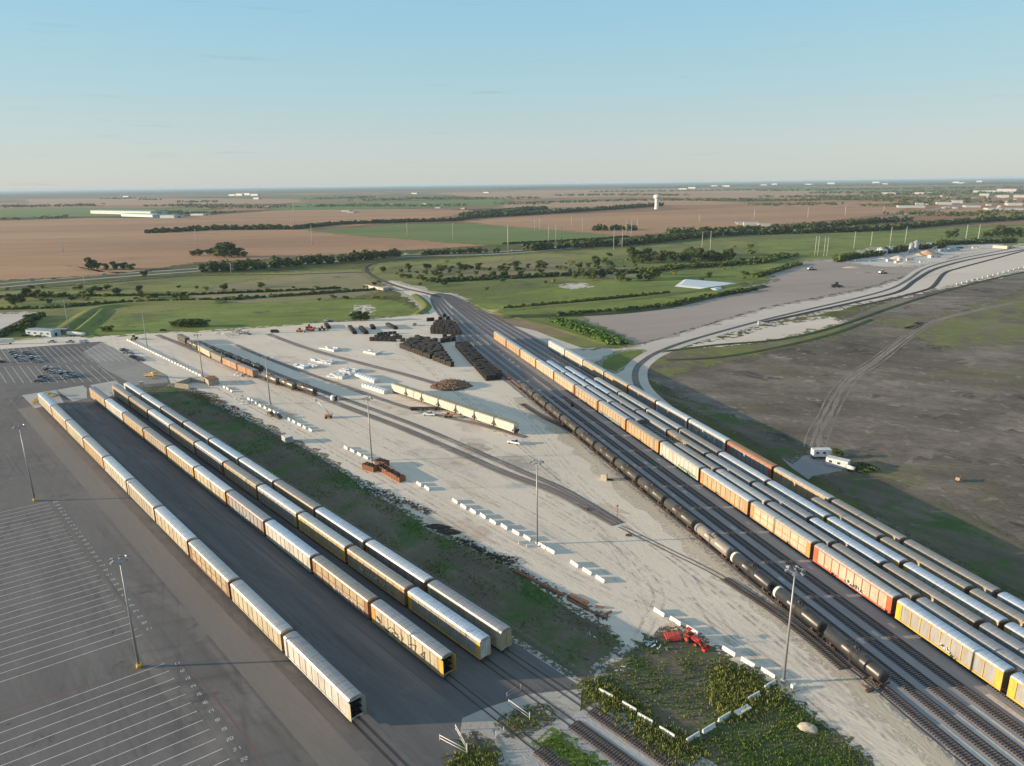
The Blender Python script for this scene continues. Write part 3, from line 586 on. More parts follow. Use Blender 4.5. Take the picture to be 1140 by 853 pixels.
def roof_mat(name):
    m,nt,b=nmat(name); tc=N(nt,'ShaderNodeTexCoord'); oi=N(nt,'ShaderNodeObjectInfo')
    sx=N(nt,'ShaderNodeSeparateXYZ'); L(nt,tc.outputs['Object'],sx.inputs[0])
    mu=N(nt,'ShaderNodeMath',operation='MULTIPLY'); L(nt,oi.outputs['Random'],mu.inputs[0]); mu.inputs[1].default_value=157
    ad=N(nt,'ShaderNodeVectorMath',operation='ADD'); L(nt,tc.outputs['Object'],ad.inputs[0]); L(nt,mu.outputs[0],ad.inputs[1])
    n=noise(nt,ad.outputs[0],.5,5,.7,.2); n2=noise(nt,ad.outputs[0],2.2,4,.6)
    col=mixc(nt,step_mul(nt,n,.46,.75,.35),oi.outputs['Color'],(.16,.145,.13)); col=mixc(nt,step_mul(nt,n2,.5,.75,.25),col,(.12,.08,.05))
    a_=N(nt,'ShaderNodeMath',operation='PINGPONG'); L(nt,sx.outputs[0],a_.inputs[0]); a_.inputs[1].default_value=.61
    l_=N(nt,'ShaderNodeMath',operation='LESS_THAN'); L(nt,a_.outputs[0],l_.inputs[0]); l_.inputs[1].default_value=.06
    q=N(nt,'ShaderNodeMath',operation='MULTIPLY'); L(nt,l_.outputs[0],q.inputs[0]); q.inputs[1].default_value=.35
    col=mixc(nt,q.outputs[0],col,(.1,.09,.08))
    L(nt,col,b.inputs['Base Color']); b.inputs['Roughness'].default_value=.42; b.inputs['Metallic'].default_value=.45
    return m
M_panel=panel_mat('soiled_side_sheet'); M_frame=panel_mat('soiled_frame_paint',False); M_roof=roof_mat('galvanised_roof_sheet')
M_under=smat('grimy_underframe_steel',(.06,.045,.038),.9,.0,.5,1.5); M_wheel=smat('wheel_steel',(.075,.055,.045),.6,.5,.4,3)
M_dark=smat('dark_interior',(.012,.011,.010),.9,0,.0)
M_any=smat('tinted_paint',None,.55,0,.3,.9); M_tankp=smat('tank_paint',None,.38,0,.30,.5,(.10,.088,.07))
GR=[smat('graffiti_'+n_,c,.6,0,.2) for n_,c in (('black',(.03,.03,.035)),('white',(.7,.7,.68)),('blue',(.12,.28,.42)),('red',(.5,.08,.05)),('green',(.1,.3,.2)),('pink',(.55,.3,.3)))]
def me_bogie():
    mb=MB()
    for ax in (-.89,.89):
        for s_ in (-.75,.75): mb.lathe_z([(0,0)],(0,0),3) if 0 else mb.tube((ax,s_-.07,.46),(ax,s_+.07,.46),.42,n=14)
        mb.tube((ax,-.8,.46),(ax,.8,.46),.08,n=6)
    for s_ in (-.98,.98):
        mb.box((0,s_,.52),(2.2,.14,.22)); mb.box((0,s_,.72),(1.1,.16,.26)); mb.box((-.89,s_,.46),(.4,.2,.3)); mb.box((.89,s_,.46),(.4,.2,.3))
    mb.box((0,0,.66),(.4,2.1,.28))
    return mb.mesh('bogie',M_wheel)
ME_BOGIE=me_bogie()
CL=27.0
def make_autorack(style):
    t=thing('autorack_wagon',(0,0,-60)); h=CL/2; W_=1.50
    nb=9 if style!='plain' else 7
    z0,z1=1.02,5.12
    fr=MB(); pw=(2*h-3.0)/nb
    # corner end posts (solid painted bays), sills, posts
    for s_ in (-1,1):
        fr.box((0,s_*(W_-.02),z0-.02),(2*h,.14,.34)); fr.box((0,s_*(W_-.02),z1-.06),(2*h,.12,.22))
        for e in (-1,1): fr.box((e*(h-.75),s_*(W_-.03),(z0+z1)/2),(1.5,.10,z1-z0-.1))
        for i in range(nb+1):
            x=-h+1.5+i*pw; fr.box((x,s_*(W_+.005),(z0+z1)/2),(.16,.12,z1-z0-.12))
        if style=='plain':
            fr.box((0,s_*(W_+.01),3.0),(2*h-3,.08,.14))
    for e in (-1,1):
        fr.box((e*(h-.06),0,z1-.1),(.12,2*W_-.1,.2)); fr.box((e*(h-.06),0,z0),(.14,2*W_-.1,.3))
    fr.build('frame',M_frame,t)
    for s_ in (-1,1):
        p=MB()
        for i in range(nb):
            x=-h+1.5+(i+.5)*pw; g=.14
            if style=='screen': 
                p.box((x,s_*(W_-.055),(z0+z1)/2+.05),(pw-.3,.06,z1-z0-.7)); 
            else: p.box((x,s_*(W_-.055),(z0+z1)/2),(pw-.16,.05,z1-z0-.3))
        if style=='screen':
            p.box((0,s_*(W_-.10),(z0+z1)/2),(2*h-3.0,.03,z1-z0-.2))
        p.build('side_panel',M_panel,t)
    r=MB(); sec=[(-W_-.03,5.08),(-W_-.05,5.22),(-1.30,5.52),(-.75,5.70),(0,5.77),(.75,5.70),(1.30,5.52),(W_+.05,5.22),(W_+.03,5.08),(0,5.30)]
    r.prism_x([(y,z) for y,z in sec][::-1],-h-.02,h+.02)
    for i in range(1,10): 
        x=-h+i*2*h/10
        r.prism_x([(y*1.008,z+.025) for y,z in sec[1:8]][::-1]+[(-1.2,5.4),(1.2,5.4)][:0],x-.06,x+.06)
    r.build('roof',M_roof,t)
    for e in (-1,1):
        d=MB()
        for s_ in (-1,1):
            d.box((e*(h-.02),s_*.71,(z0+z1)/2+.05),(.07,1.36,z1-z0-.25))
            for k in range(4): d.box((e*(h+.03),s_*.71,1.4+k*1.05),(.05,1.30,.07))
            d.box((e*(h+.03),s_*.06,3.1),(.06,.07,3.8)); d.box((e*(h+.03),s_*1.34,3.1),(.06,.07,3.8))
        d.build('end_door',M_frame,t)
        o=mk('bogie',ME_BOGIE,t); o.location=(e*(h-4.2),0,0)
    u=MB(); u.box((0,0,.85),(2*h-.4,.5,.28)); 
    for e in (-1,1): u.box((e*(h+.25),0,.86),(.9,.22,.26)); u.box((e*(h+.02),0,.98),(.5,1.2,.05)); u.box((e*(h-4.2),0,.92),(1.4,2.5,.2)); 
    for i in range(9): u.box((-h+6+i*1.9,0,.92),(.14,2.8,.18))
    u.build('underframe',M_under,t)
    return t
AP={'screen':make_autorack('screen'),'plain':make_autorack('plain')}
# an autorack with its end doors swung open showing the empty decks
def make_open():
    t=dup(AP['screen'],(0,0,-60))
    ds=[k for k in kids(t) if k.name.startswith('end_door')]
    d=[k for k in ds if k.data.vertices[0].co.x>0][0]; bpy.data.objects.remove(d)
    dd=MB(); h=CL/2
    dd.box((h+.05,-1.62,3.1),(1.3,.09,3.9)); dd.box((h+.05,1.62,3.1),(1.3,.09,3.9))
    dd.build('end_door',M_frame,t)
    f=MB()
    for z in (1.15,2.55,3.9): f.box((0,0,z),(2*h-.4,2.7,.08))
    f.build('deck',M_dark,t); 
    return t
AP['open']=make_open()
WH=(.56,.545,.50); CR=(.48,.44,.32); TAN=(.42,.34,.195); GAL=(.30,.31,.31); BUFF=(.37,.33,.24); YEL=(.68,.40,.03); ORG=(.46,.235,.07); BRN=(.26,.10,.045); RED=(.52,.09,.03); GOLD=(.52,.29,.07)
RW=(.64,.66,.67); RG=(.36,.36,.36); RT=(.36,.33,.29); RS=(.52,.60,.68); RB=(.27,.27,.27); ROR=(.50,.25,.12); RC=(.50,.50,.48)
def autorack(p,rz,style,panel,frame,roof,label,group,sx=1.0,door=None):
    return dup(AP[style],(p[0],p[1],.10),rz,label,'autorack wagon',group,(sx,1,1),
        {'frame':frame,'side_panel':panel,'roof':roof,'end_door':door or frame})
ORD=['first','second','third','fourth','fifth','sixth','seventh','eighth','ninth','tenth','eleventh','twelfth','thirteenth','fourteenth','fifteenth']
CN={id(GOLD):'golden',id(WH):'white',id(CR):'cream',id(TAN):'tan',id(GAL):'grey',id(BUFF):'buff'}
FN={id(YEL):'yellow',id(ORG):'orange',id(BRN):'brown',id(BUFF):'buff',id(RED):'red',id(GOLD):'golden',id(WH):'white',id(CR):'cream',id(GAL):'grey',id(TAN):'tan'}
def row(cars,pos,rz,group,where,sx):
    for i,c in enumerate(cars):
        if c is None: continue
        st,pa,fr,ro=c[:4]
        lb='%s autorack, %s frame, %s %s'%(CN[id(pa)],FN[id(fr)],ORD[i],where)
        autorack(pos(i),rz,st,pa,fr,ro,lb,group,sx,c[4] if len(c)>4 else (.13,.07,.045))  # inner end doors coloured dark so the gaps between cars read as shade
S_,Pn,Op='screen','plain','open'
# loading yard rows, first car at the near (open) end
row([(Op,WH,WH,RG,CR),(S_,CR,TAN,RC),(Pn,TAN,BRN,RC),(Pn,CR,TAN,RW),(S_,BUFF,CR,RC),(Pn,CR,CR,RW),(S_,TAN,ORG,RC),(S_,CR,TAN,RC),(Pn,CR,ORG,RC),(S_,CR,CR,RS)],
    lambda i:YL(-104.6-29.2*(i+.5),54.8),DL,'autoracks in the row beside the striped lot','from the near end of the striped-lot row',29.2*.945/CL)
row([(Op,CR,GOLD,RG,YEL),(Pn,TAN,BRN,RT),(S_,WH,CR,RS),(S_,GAL,BRN,RG),(Pn,CR,GOLD,RW),(S_,GOLD if 0 else TAN,GOLD,RW),(S_,BUFF,BRN,RT),(Pn,TAN,ORG,RT),(S_,WH,CR,RW),(Pn,TAN,ORG,RB)],
    lambda i:YL(-102.5-28.75*(i+.5),75.3),DL,'autoracks in the second loading row','from the near end of the second loading row',28.75*.945/CL)
row([(S_,GAL,YEL,RS,WH),(Pn,TAN,ORG,RT),(S_,TAN,YEL,RC),(S_,GAL,TAN,RW),(Pn,BUFF,ORG,RT),(S_,GAL,BRN,RW),(Pn,TAN,TAN,RT),(S_,GAL,CR,RW),(S_,TAN,BRN,RT),(S_,CR,ORG,RT)],
    lambda i:YL(-101.2-28.5*(i+.5),84.6),DL,'autoracks in the third loading row','from the near end of the third loading row',28.5*.945/CL)
row([(S_,CR,CR,RG,TAN),(Pn,GAL,BRN,RW),(S_,GAL,CR,RS),(S_,BUFF,ORG,RT),(S_,WH,CR,RW),(S_,GAL,CR,RS),(Pn,GAL,WH,RC),(S_,GAL,BRN,RG),(S_,WH,WH,RW),(S_,WH,WH,RW)],
    lambda i:YL(-100.4-28.6*(i+.5),90.0),DL,'autoracks in the row beside the grass strip','from the near end of the grass-strip row',28.6*.945/CL)
# receiving yard; first car at the far end
def rpos(y0,dy,o): return lambda i:YR(y0-dy*(i+.5),o)
sx=27.7*.948/CL
row([(Pn,TAN,ORG,RC),(Pn,TAN,BRN,RC),(Pn,CR,GOLD,RC),(S_,CR,TAN,RW),(Pn,CR,ORG,RC),(Pn,TAN,BRN,RC),(S_,TAN,ORG,RC),(S_,TAN,ORG,RT),(S_,WH,CR,RC),(S_,TAN,ORG,RW),(Pn,CR,ORG,RC),(S_,CR,RED,RC),(S_,GAL,YEL,RS),(S_,GAL,YEL,RS),(S_,GAL,YEL,RS)],
    rpos(462,26.35,1.3),AR,'autoracks in the tall sunlit row','from the far end of the tall sunlit row',sx)
row([(S_,WH,WH,RS),(S_,WH,WH,RW),(Pn,CR,CR,RC),(Pn,GAL,GAL,RG),None,(S_,TAN,BRN,RT),(S_,TAN,WH,RC),(S_,GAL,BRN,RG),(S_,GAL,ORG,RT),(S_,GAL,WH,RG),(S_,GAL,WH,RS)],
    rpos(380,26.0,5.6),AR,'autoracks in the row just behind the sunlit one','from the far end of the row behind the sunlit one',sx*.985)
row([None,(S_,WH,WH,RS),(S_,GAL,GAL,RS),(S_,TAN,GAL,RG),(S_,GAL,GAL,RG),(S_,TAN,BRN,RT),(S_,GAL,GAL,RG),(S_,GAL,GAL,RG),(S_,GAL,BRN,RS),(S_,TAN,BRN,RT),(S_,GAL,GAL,RG)],
    rpos(392.3,25.65,10.4),AR,'autoracks in the second row behind the sunlit one','from the far end, second row behind the sunlit one',sx*.975)
row([(Pn,TAN,CR,RC),(Pn,TAN,CR,RC),(S_,TAN,CR,RC),(S_,GAL,ORG,RT),(S_,WH,WH,RW),(S_,WH,YEL,RS),(S_,WH,YEL,RS),(S_,WH,YEL,RS),(S_,WH,YEL,RS)],
    rpos(343.4,25.95,15.6),AR,'autoracks in the silver roofed row','from the far end of the silver roofed row',sx*.985)
row([(S_,TAN,BUFF,RT),(S_,TAN,GOLD,RT),(S_,TAN,GOLD,RT),(S_,GAL,GAL,RG)],
    rpos(200.9,25.8,20.4),AR,'autoracks in the short row','from the far end of the short row',sx*.98)
row([(Pn,WH,WH,RW),(Pn,CR,WH,RW),(Pn,TAN,CR,RC),(Pn,TAN,ORG,RC),(Pn,GAL,ORG,RC),(S_,GAL,WH,RW),(S_,GAL,WH,RW),(S_,GAL,RED,ROR),(S_,TAN,GOLD,RC),(S_,TAN,TAN,RT),(S_,TAN,GAL,RT),(S_,GAL,WH,RS),(S_,GAL,WH,RS)],
    rpos(432,25.85,25.2),AR,'autoracks in the row beside the tilled field','from the far end of the tilled-field row',sx*.98)
# open frame flat cars
def make_frameflat():
    t=thing('centre_beam_flat_wagon',(0,0,-60)); h=CL/2
    f=MB(); f.box((0,0,1.15),(2*h,2.8,.25)); f.build('deck',M_under,t)
    f=MB()
    for s_ in (-1.3,1.3):
        f.box((0,s_,4.0),(2*h,.14,.2)); f.box((0,s_,2.5),(2*h,.1,.12))
        for i in range(12): f.box((-h+.2+i*(2*h-.4)/11,s_,2.6),(.14,.12,2.7))
    for i in range(12): f.box((-h+.2+i*(2*h-.4)/11,0,4.0),(.12,2.6,.14))
    f.build('rack_frame',M_frame,t)
    for e in (-1,1):
        o=mk('bogie',ME_BOGIE,t); o.location=(e*(h-3),0,0)
    return t
FF=make_frameflat()
def ff(p,lb): dup(FF,(p[0],p[1],.1),AR,lb,'flat wagon','open rack wagons',(sx*.98,1,1),{'rack_frame':WH})
ff(YR(380-26*4.5,5.6),'open white rack wagon between tan autoracks behind the tall sunlit row')
ff(YR(392.3-25.65*.5,10.4),'open white rack wagon standing at the far end of its row')
# graffiti pieces on the sides
def graffiti(s0,len_,parentpos,rz,label,cols,z=1.7,h=1.5,side=-1,chars=7,seed=3,sx_=1.0,w=.2):
    t=thing('graffiti_lettering',parentpos,rz,label,'graffiti','painted graffiti'); rnd=random.Random(seed)
    for k,mt in enumerate(cols):
        mb=MB()
        for c in range(chars):
            x0=s0+c*len_/chars; wc=len_/chars
            pts=[(x0+rnd.uniform(0,wc*.95),z+rnd.uniform(0,h)) for _ in range(5)]
            for a_,b_ in zip(pts,pts[1:]):
                l=math.hypot(b_[0]-a_[0],b_[1]-a_[1]); 
                if l<.1: continue
                mb.box(((a_[0]+b_[0])/2,side*(1.575+.012*k),(a_[1]+b_[1])/2),(l,.02,w*(1.5 if k==0 else 1)),0,-math.atan2(b_[1]-a_[1],b_[0]-a_[0]))
        mb.build('paint_layer',mt,t)
    return t
def gr_on(y,o,s0,ln,lb,cols,**k):
    p=YR(y,o); graffiti(s0,ln,(p[0],p[1],.1),AR,lb,cols,**k)
gr_on(462-26.35*11.5,1.3,-1.5,6,'black and white graffiti low on the red framed autorack',[GR[1],GR[0]],z=1.1,h=1.1,w=.26,seed=11)
gr_on(462-26.35*6.5,1.3,-12,20,'pale blue graffiti along the foot of a tan autorack',[GR[2]],z=.95,h=.9,chars=12,w=.34,seed=5)
gr_on(462-26.35*8.5,1.3,0,12,'green graffiti along the foot of the white autorack',[GR[4]],z=.95,h=1.1,chars=8,w=.3,seed=6)
gr_on(432-25.85*6.5,25.2,-8,15,'white graffiti on the autorack beside the tilled field',[GR[1]],z=2.2,h=2.3,chars=8,w=.22,seed=8)
gr_on(462-26.35*12.5,1.3,-1,3,'small grey graffiti patch on the yellow framed autorack',[GR[1],GR[0]],z=1.5,h=1.0,chars=2,w=.2,seed=9)
def gl_on(i,off,st,sp,s0,ln,lb,cols,**k):
    p=YL(st-sp*(i+.5),off); graffiti(s0,ln,(p[0],p[1],.1),DL,lb,cols,**k)
gl_on(0,75.3,-102.5,28.75,-12,20,'dark graffiti strokes on the golden framed autorack',[GR[0]],z=1.2,h=2.8,chars=6,w=.12,seed=21)
gl_on(1,75.3,-102.5,28.75,-3,15,'pale graffiti on the lower side of the second row autorack',[GR[1],GR[5]],z=1.1,h=1.2,chars=9,w=.2,seed=22)
gl_on(1,84.6,-101.2,28.5,-8,13,'white graffiti on the orange framed autorack in the third row',[GR[1]],z=2.0,h=1.2,chars=9,w=.15,seed=23)
gl_on(5,75.3,-102.5,28.75,0,12,'grey graffiti at the foot of a golden autorack in the second row',[GR[1]],z=1.1,h=1.1,chars=8,w=.2,seed=24)
gl_on(3,75.3,-102.5,28.75,-8,12,'white graffiti band on the grey second row autorack',[GR[1],GR[2]],z=1.1,h=1.6,chars=8,w=.18,seed=25)
# ---------------------------------------------------------------- tank wagons
def make_tank(Lt=16.6,rad=1.5,white=False):
    t=thing('tank_wagon',(0,0,-60)); h=Lt/2; zc=2.62
    mb=MB(); prof=[(-h,.02)]+[(-h+.55*(1-cos(a_)),rad*sin(a_)) for a_ in (.4,.8,1.15,1.45)]+[(-h+.55,rad),(-2.6,rad),(-2.55,rad+.03),(-2.45,rad+.03),(-2.4,rad),(2.4,rad),(2.45,rad+.03),(2.55,rad+.03),(2.6,rad)]
    prof+=[(h-.55,rad)]+[(h-.55*(1-cos(a_)),rad*sin(a_)) for a_ in (1.45,1.15,.8,.4)]+[(h,.02)]
    mb.lathe_x(prof,0,zc,22); mb.build('tank',M_tankp,t)
    d=MB(); d.lathe_z([(0,zc+rad+.6),(.35,zc+rad+.55),(.4,zc+rad+.45),(.42,zc+rad-.1)],(0,0),12); d.box((.9,0,zc+rad+.15),(.4,.4,.3)); d.build('manway',M_tankp,t)
    p=MB()
    for s_ in (-1,1):
        p.box((0,s_*.95,zc+rad-.22),(2.8,.5,.06)); p.box((0,s_*1.2,zc+rad+.75),(2.8,.05,.05))
        for x in (-1.38,0,1.38): p.box((x,s_*1.2,zc+rad+.27),(.05,.05,.95))
        p.box((0,s_*1.62,2.4),(.06,.06,3.5)); p.box((.45,s_*1.62,2.4),(.06,.06,3.5))
        for k in range(9): p.box((.22,s_*1.62,.85+k*.38),(.45,.05,.05))
    p.build('platform',M_under,t)
    u=MB(); u.box((0,0,1.02),(2*h-.2,.3,.22))
    for e in (-1,1):
        u.box((e*(h-1.3),0,1.1),(2.9,.7,.35)); u.box((e*(h+.35),0,.86),(1.1,.22,.26)); u.box((e*(h-.1),0,1.15),(.25,2.7,.3)); u.box((e*(h-2.2),0,1.35),(.5,2.3,.55))
        u.box((e*(h+.0),1.3,1.5),(.05,.05,1.0)); u.box((e*(h+.0),-1.3,1.5),(.05,.05,1.0)); u.box((e*h,0,2.0),(.05,2.6,.05))
    u.build('underframe',M_under,t)
    for e in (-1,1):
        o=mk('bogie',ME_BOGIE,t); o.location=(e*(h-2.0),0,0)
    return t
TK=make_tank(15.9,1.5)
TK2=dup(TK,(0,0,-60)); 
b=MB(); b.lathe_x([(-7.36,1.2),(-7.36,1.52),(-6.6,1.53),(-6.6,1.48)],0,2.62,22); b.build('painted_end_band',smat('white_tank_paint',(.7,.69,.64),.5,0,.3,1),TK2)
BK=(.045,.040,.034); DG=(.075,.066,.053); GY=(.24,.22,.19); BL2=(.03,.031,.033)
tc=[DG,DG,DG,DG,DG,DG,DG,DG,DG,DG,DG,GY,BL2,BL2,DG,BK]
y0=340.; dy=16.85; xs=16.85/.953
nT=14
yT=340.2
for i in range(13):
    col=[(.07,.061,.048)]*4+[(.055,.049,.04)]*5+[GY,BL2,BL2,BL2]
    base=TK2 if i in (10,11) else TK
    p=YR(340-(i+.5)*16.86,-20.6-.02*i)
    nm={9:'pale grey tank wagon in the middle of the black tank wagon line',10:'black tank wagon with white end band just behind the pale grey one',11:'black tank wagon with white end band, second from the near end',12:'long dark tank wagon at the near end of the line'}.get(i,'dark olive tank wagon, %s from the far end of the line'%ORD[i])
    dup(base,(p[0],p[1],.22),AR,nm,'tank wagon','tank wagons in the receiving yard',(16.86/.953*.925/15.9,1,1),{'tank':col[i],'manway':col[i]})
# low rusty flat wagons ahead of the tanks
def make_flat():
    t=thing('spine_flat_wagon',(0,0,-60)); f=MB(); f.box((0,0,1.2),(15,.8,.5)); 
    for i in range(9): f.box((-7+i*1.75,0,1.35),(.3,2.8,.2))
    f.build('spine_frame',M_frame,t)
    for e in (-1,1): o=mk('bogie',ME_BOGIE,t); o.location=(e*6,0,0)
    return t
FL=make_flat()
for i in range(3):
    p=YR(349+i*17,-20.9); dup(FL,(p[0],p[1],.2),AR,'rusty low spine wagon, %s beyond the last tank wagon'%ORD[i],'flat wagon','rusty spine wagons',None,{'spine_frame':(.30,.13,.05)})
# ---------------------------------------------------------------- hopper and box wagons
def make_hopper(Lh=16.5):
    t=thing('hopper_wagon',(0,0,-60)); h=Lh/2
    mb=MB(); sec=lambda x,zb,zt,w:(x,zb,zt,w)
    prof=[(-h+.3,3.3,4.5),(-h+2.2,1.15,4.5),(h-2.2,1.15,4.5),(h-.3,3.3,4.5)]
    vs=[]
    for x,zb,zt in prof:
        w=1.52; vs+=[(x,-w,zb),(x,-w-.02,(zb+zt)/2),(x,-w,zt-.25),(x,-1.1,zt+.05),(x,1.1,zt+.05),(x,w,zt-.25),(x,w+.02,(zb+zt)/2),(x,w,zb)]
    fs=[(k*8+i,k*8+(i+1)%8,(k+1)*8+(i+1)%8,(k+1)*8+i) for k in range(3) for i in range(8)]+[tuple(range(8))[::-1],tuple(range(24,32))]
    mb.add(vs,fs)
    for s_ in (-1,1):
        mb.box((0,s_*1.5,1.15),(2*h-.6,.14,.28)); mb.box((0,s_*1.53,4.28),(2*h-.5,.1,.14))
        for x in [-h+2.4+i*(2*h-4.8)/7 for i in range(8)]: mb.box((x,s_*1.54,2.7),(.1,.08,3.0))
        for e in (-1,1): mb.box((e*(h-.4),s_*1.4,2.8),(.16,.16,3.2))
    mb.build('body',M_tankp,t)
    r=MB(); r.box((0,0,4.62),(2*h-1.2,.6,.12)); 
    for s_ in (-1,1): r.box((0,s_*1.0,4.68),(2*h-1.0,.5,.05))
    r.build('roof_walkway',M_frame,t)
    c=MB()
    for x in (-4,0,4): c.add([(x-1.6,-1.2,1.3),(x+1.6,-1.2,1.3),(x+1.6,1.2,1.3),(x-1.6,1.2,1.3),(x-.4,-.6,.35),(x+.4,-.6,.35),(x+.4,.6,.35),(x-.4,.6,.35)],[(0,1,5,4),(1,2,6,5),(2,3,7,6),(3,0,4,7),(4,5,6,7)])
    c.build('discharge_chute',M_under,t)
    u=MB(); u.box((0,0,1.05),(2*h-.2,.3,.2))
    for e in (-1,1): u.box((e*(h-1),0,1.05),(2.4,2.2,.3)); u.box((e*(h+.3),0,.86),(1.0,.22,.26)); u.box((e*(h-.05),0,1.6),(.06,2.6,.9))
    u.build('end_platform',M_under,t)
    for e in (-1,1): o=mk('bogie',ME_BOGIE,t); o.location=(e*(h-1.7),0,0)
    return t
HP=make_hopper()
def on_line(a_,b_,n):  # positions for n wagons between two ground points
    a_=Vector(a_);b_=Vector(b_); l=(b_-a_).length; an=math.atan2((b_-a_).y,(b_-a_).x)
    return [tuple(a_.lerp(b_,(i+.5)/n)) for i in range(n)],an,l/n
hb=P(438.5,436.5); he=P(576,484)
ps,an,ln=on_line(hb,he,7)
print('hopper spacing',ln)
for i,p in enumerate(ps):
    dup(HP,(p[0],p[1],.2),an,'cream covered hopper wagon, %s from the far end of its string'%ORD[i],'hopper wagon','cream hopper wagons in the gravel yard',(ln*.95/16.5,1,1),{'body':(.58,.56,.48),'roof_walkway':(.22,.24,.15)})
def make_box(Lb=16):
    t=thing('box_wagon',(0,0,-60)); h=Lb/2
    mb=MB(); mb.box((0,0,2.75),(2*h,2.9,3.3)); 
    for s_ in (-1,1):
        for i in range(15): 
            x=-h+.5+i*(2*h-1)/14; mb.box((x,s_*1.48,2.75),(.14,.1,3.2))
        mb.box((0,s_*1.49,1.15),(2*h,.12,.2)); mb.box((0,s_*1.49,4.36),(2*h,.12,.14))
    mb.build('body',M_panel,t)
    d=MB()
    for s_ in (-1,1): d.box((0,s_*1.52,2.75),(2.6,.08,3.1))
    d.build('sliding_door',M_frame,t)
    r=MB(); r.prism_x([(-1.5,4.4),(0,4.62),(1.5,4.4)],-h,h); r.build('roof',M_roof,t)
    u=MB(); u.box((0,0,.98),(2*h,2.4,.2))
    for e in (-1,1): u.box((e*(h+.35),0,.86),(.9,.22,.26))
    u.build('underframe',M_under,t)
    for e in (-1,1): o=mk('bogie',ME_BOGIE,t); o.location=(e*(h-2),0,0)
    return t
BX=make_box()
OB=(.50,.26,.12)
UZ=lambda x,y:P(180+x/5.7,350+y/5.7)
UB=[(148,185),(205,215),(283,262),(362,303),(447,345),(548,392)]
def axis(a_,b_): return math.atan2(b_[1]-a_[1],b_[0]-a_[0])
seg=[((115,167),(170,196),HP,(.10,.09,.07),'grimy dark hopper wagon at the far end of the mixed train'),
     ((172,198),(243,234),TK,(.10,.09,.07),'dark grey tank wagon ahead of the cream box wagon'),
     ((246,238),(326,282),BX,(.62,.54,.38),'cream box wagon in the mixed train'),
     ((329,284),(400,318),HP,(.30,.26,.20),'grey brown hopper wagon between the cream and orange box wagons'),
     ((403,322),(495,362),BX,OB,'tan orange box wagon in the middle of the mixed train'),
     ((499,365),(600,408),BX,(.46,.20,.07),'orange brown box wagon standing before the dark tank wagons')]
for a_,b_,pr,c,lb in seg:
    A_=UZ(*a_);B_=UZ(*b_); l=math.hypot(A_[0]-B_[0],A_[1]-B_[1]); base=16.5 if pr is HP else (16 if pr is BX else 15.9+1)
    dup(pr,((A_[0]+B_[0])/2,(A_[1]+B_[1])/2,.2),axis(A_,B_),lb,'wagon','mixed wagons in the gravel yard',(l*.95/base,1,1),{'body':c,'tank':c,'manway':c,'sliding_door':tuple(q*.9 for q in c),'roof':RT,'roof_walkway':(.15,.15,.12)})
for k,(a_,b_) in enumerate((((648,428),(748,462)),((752,464),(853,497)),((857,498),(985,528)))):
    A_=P(180+a_[0]/5.7,350+(a_[1])/5.7-4.3);B_=P(180+b_[0]/5.7,350+b_[1]/5.7-2.3)
    A_=UZ(a_[0],a_[1]-18);B_=UZ(b_[0],b_[1]-6)
    l=math.hypot(A_[0]-B_[0],A_[1]-B_[1])
    dup(TK,((A_[0]+B_[0])/2,(A_[1]+B_[1])/2,.2),axis(A_,B_),['dark tank wagon nearest the orange brown box wagon','middle one of the three dark tank wagons in the gravel yard','end tank wagon with round black end face in the gravel yard'][k],'tank wagon','dark tank wagons in the gravel yard',(l*.93/16,1,1),{'tank':[(.13,.115,.09),(.12,.105,.08),(.06,.054,.045)][k],'manway':BK})
# black tank wagons on the track behind
A_=UZ(250,222);B_=UZ(640,372); ps,an,ln=on_line(A_,B_,7)
for i,p in enumerate(ps):
    dup(TK,(p[0],p[1],.2),an,'black tank wagon, %s in the line hidden behind the box wagons'%ORD[i],'tank wagon','black tank wagons behind the box wagons',(ln*.93/16,1,1),{'tank':BK,'manway':BK})
def drop(o):
    for k in kids(o): drop(k)
    bpy.data.objects.remove(o)

# ================================================================ TREES, HEDGES, SCRUB
def leafmat(name,c0,c1,c2):
    m,nt,b=nmat(name); g=N(nt,'ShaderNodeNewGeometry'); oi=N(nt,'ShaderNodeObjectInfo')
    n=noise(nt,wpos(nt),.35,3,.7)
    w=N(nt,'ShaderNodeMath',operation='MULTIPLY_ADD'); L(nt,g.outputs['Random Per Island'],w.inputs[0]); w.inputs[1].default_value=.55
    q=N(nt,'ShaderNodeMath',operation='MULTIPLY'); L(nt,n,q.inputs[0]); q.inputs[1].default_value=.5; L(nt,q.outputs[0],w.inputs[2])
    L(nt,ramp(nt,w.outputs[0],[(.1,c0),(.5,c1),(.85,c2)]),b.inputs['Base Color']); b.inputs['Roughness'].default_value=.8; b.inputs['Specular IOR Level'].default_value=.15
    return m
M_leaf=leafmat('tree_leaves',(.024,.04,.012),(.055,.08,.022),(.115,.135,.036))
M_leafy=leafmat('shrub_leaves',(.035,.06,.015),(.08,.115,.026),(.15,.17,.045))
M_olive=leafmat('olive_weeds',(.085,.12,.026),(.19,.22,.05),(.36,.34,.11))
M_weed=leafmat('green_weeds',(.045,.10,.016),(.09,.17,.028),(.17,.24,.05))
M_bark=smat('bark',(.10,.075,.055),.95,0,.4,2)
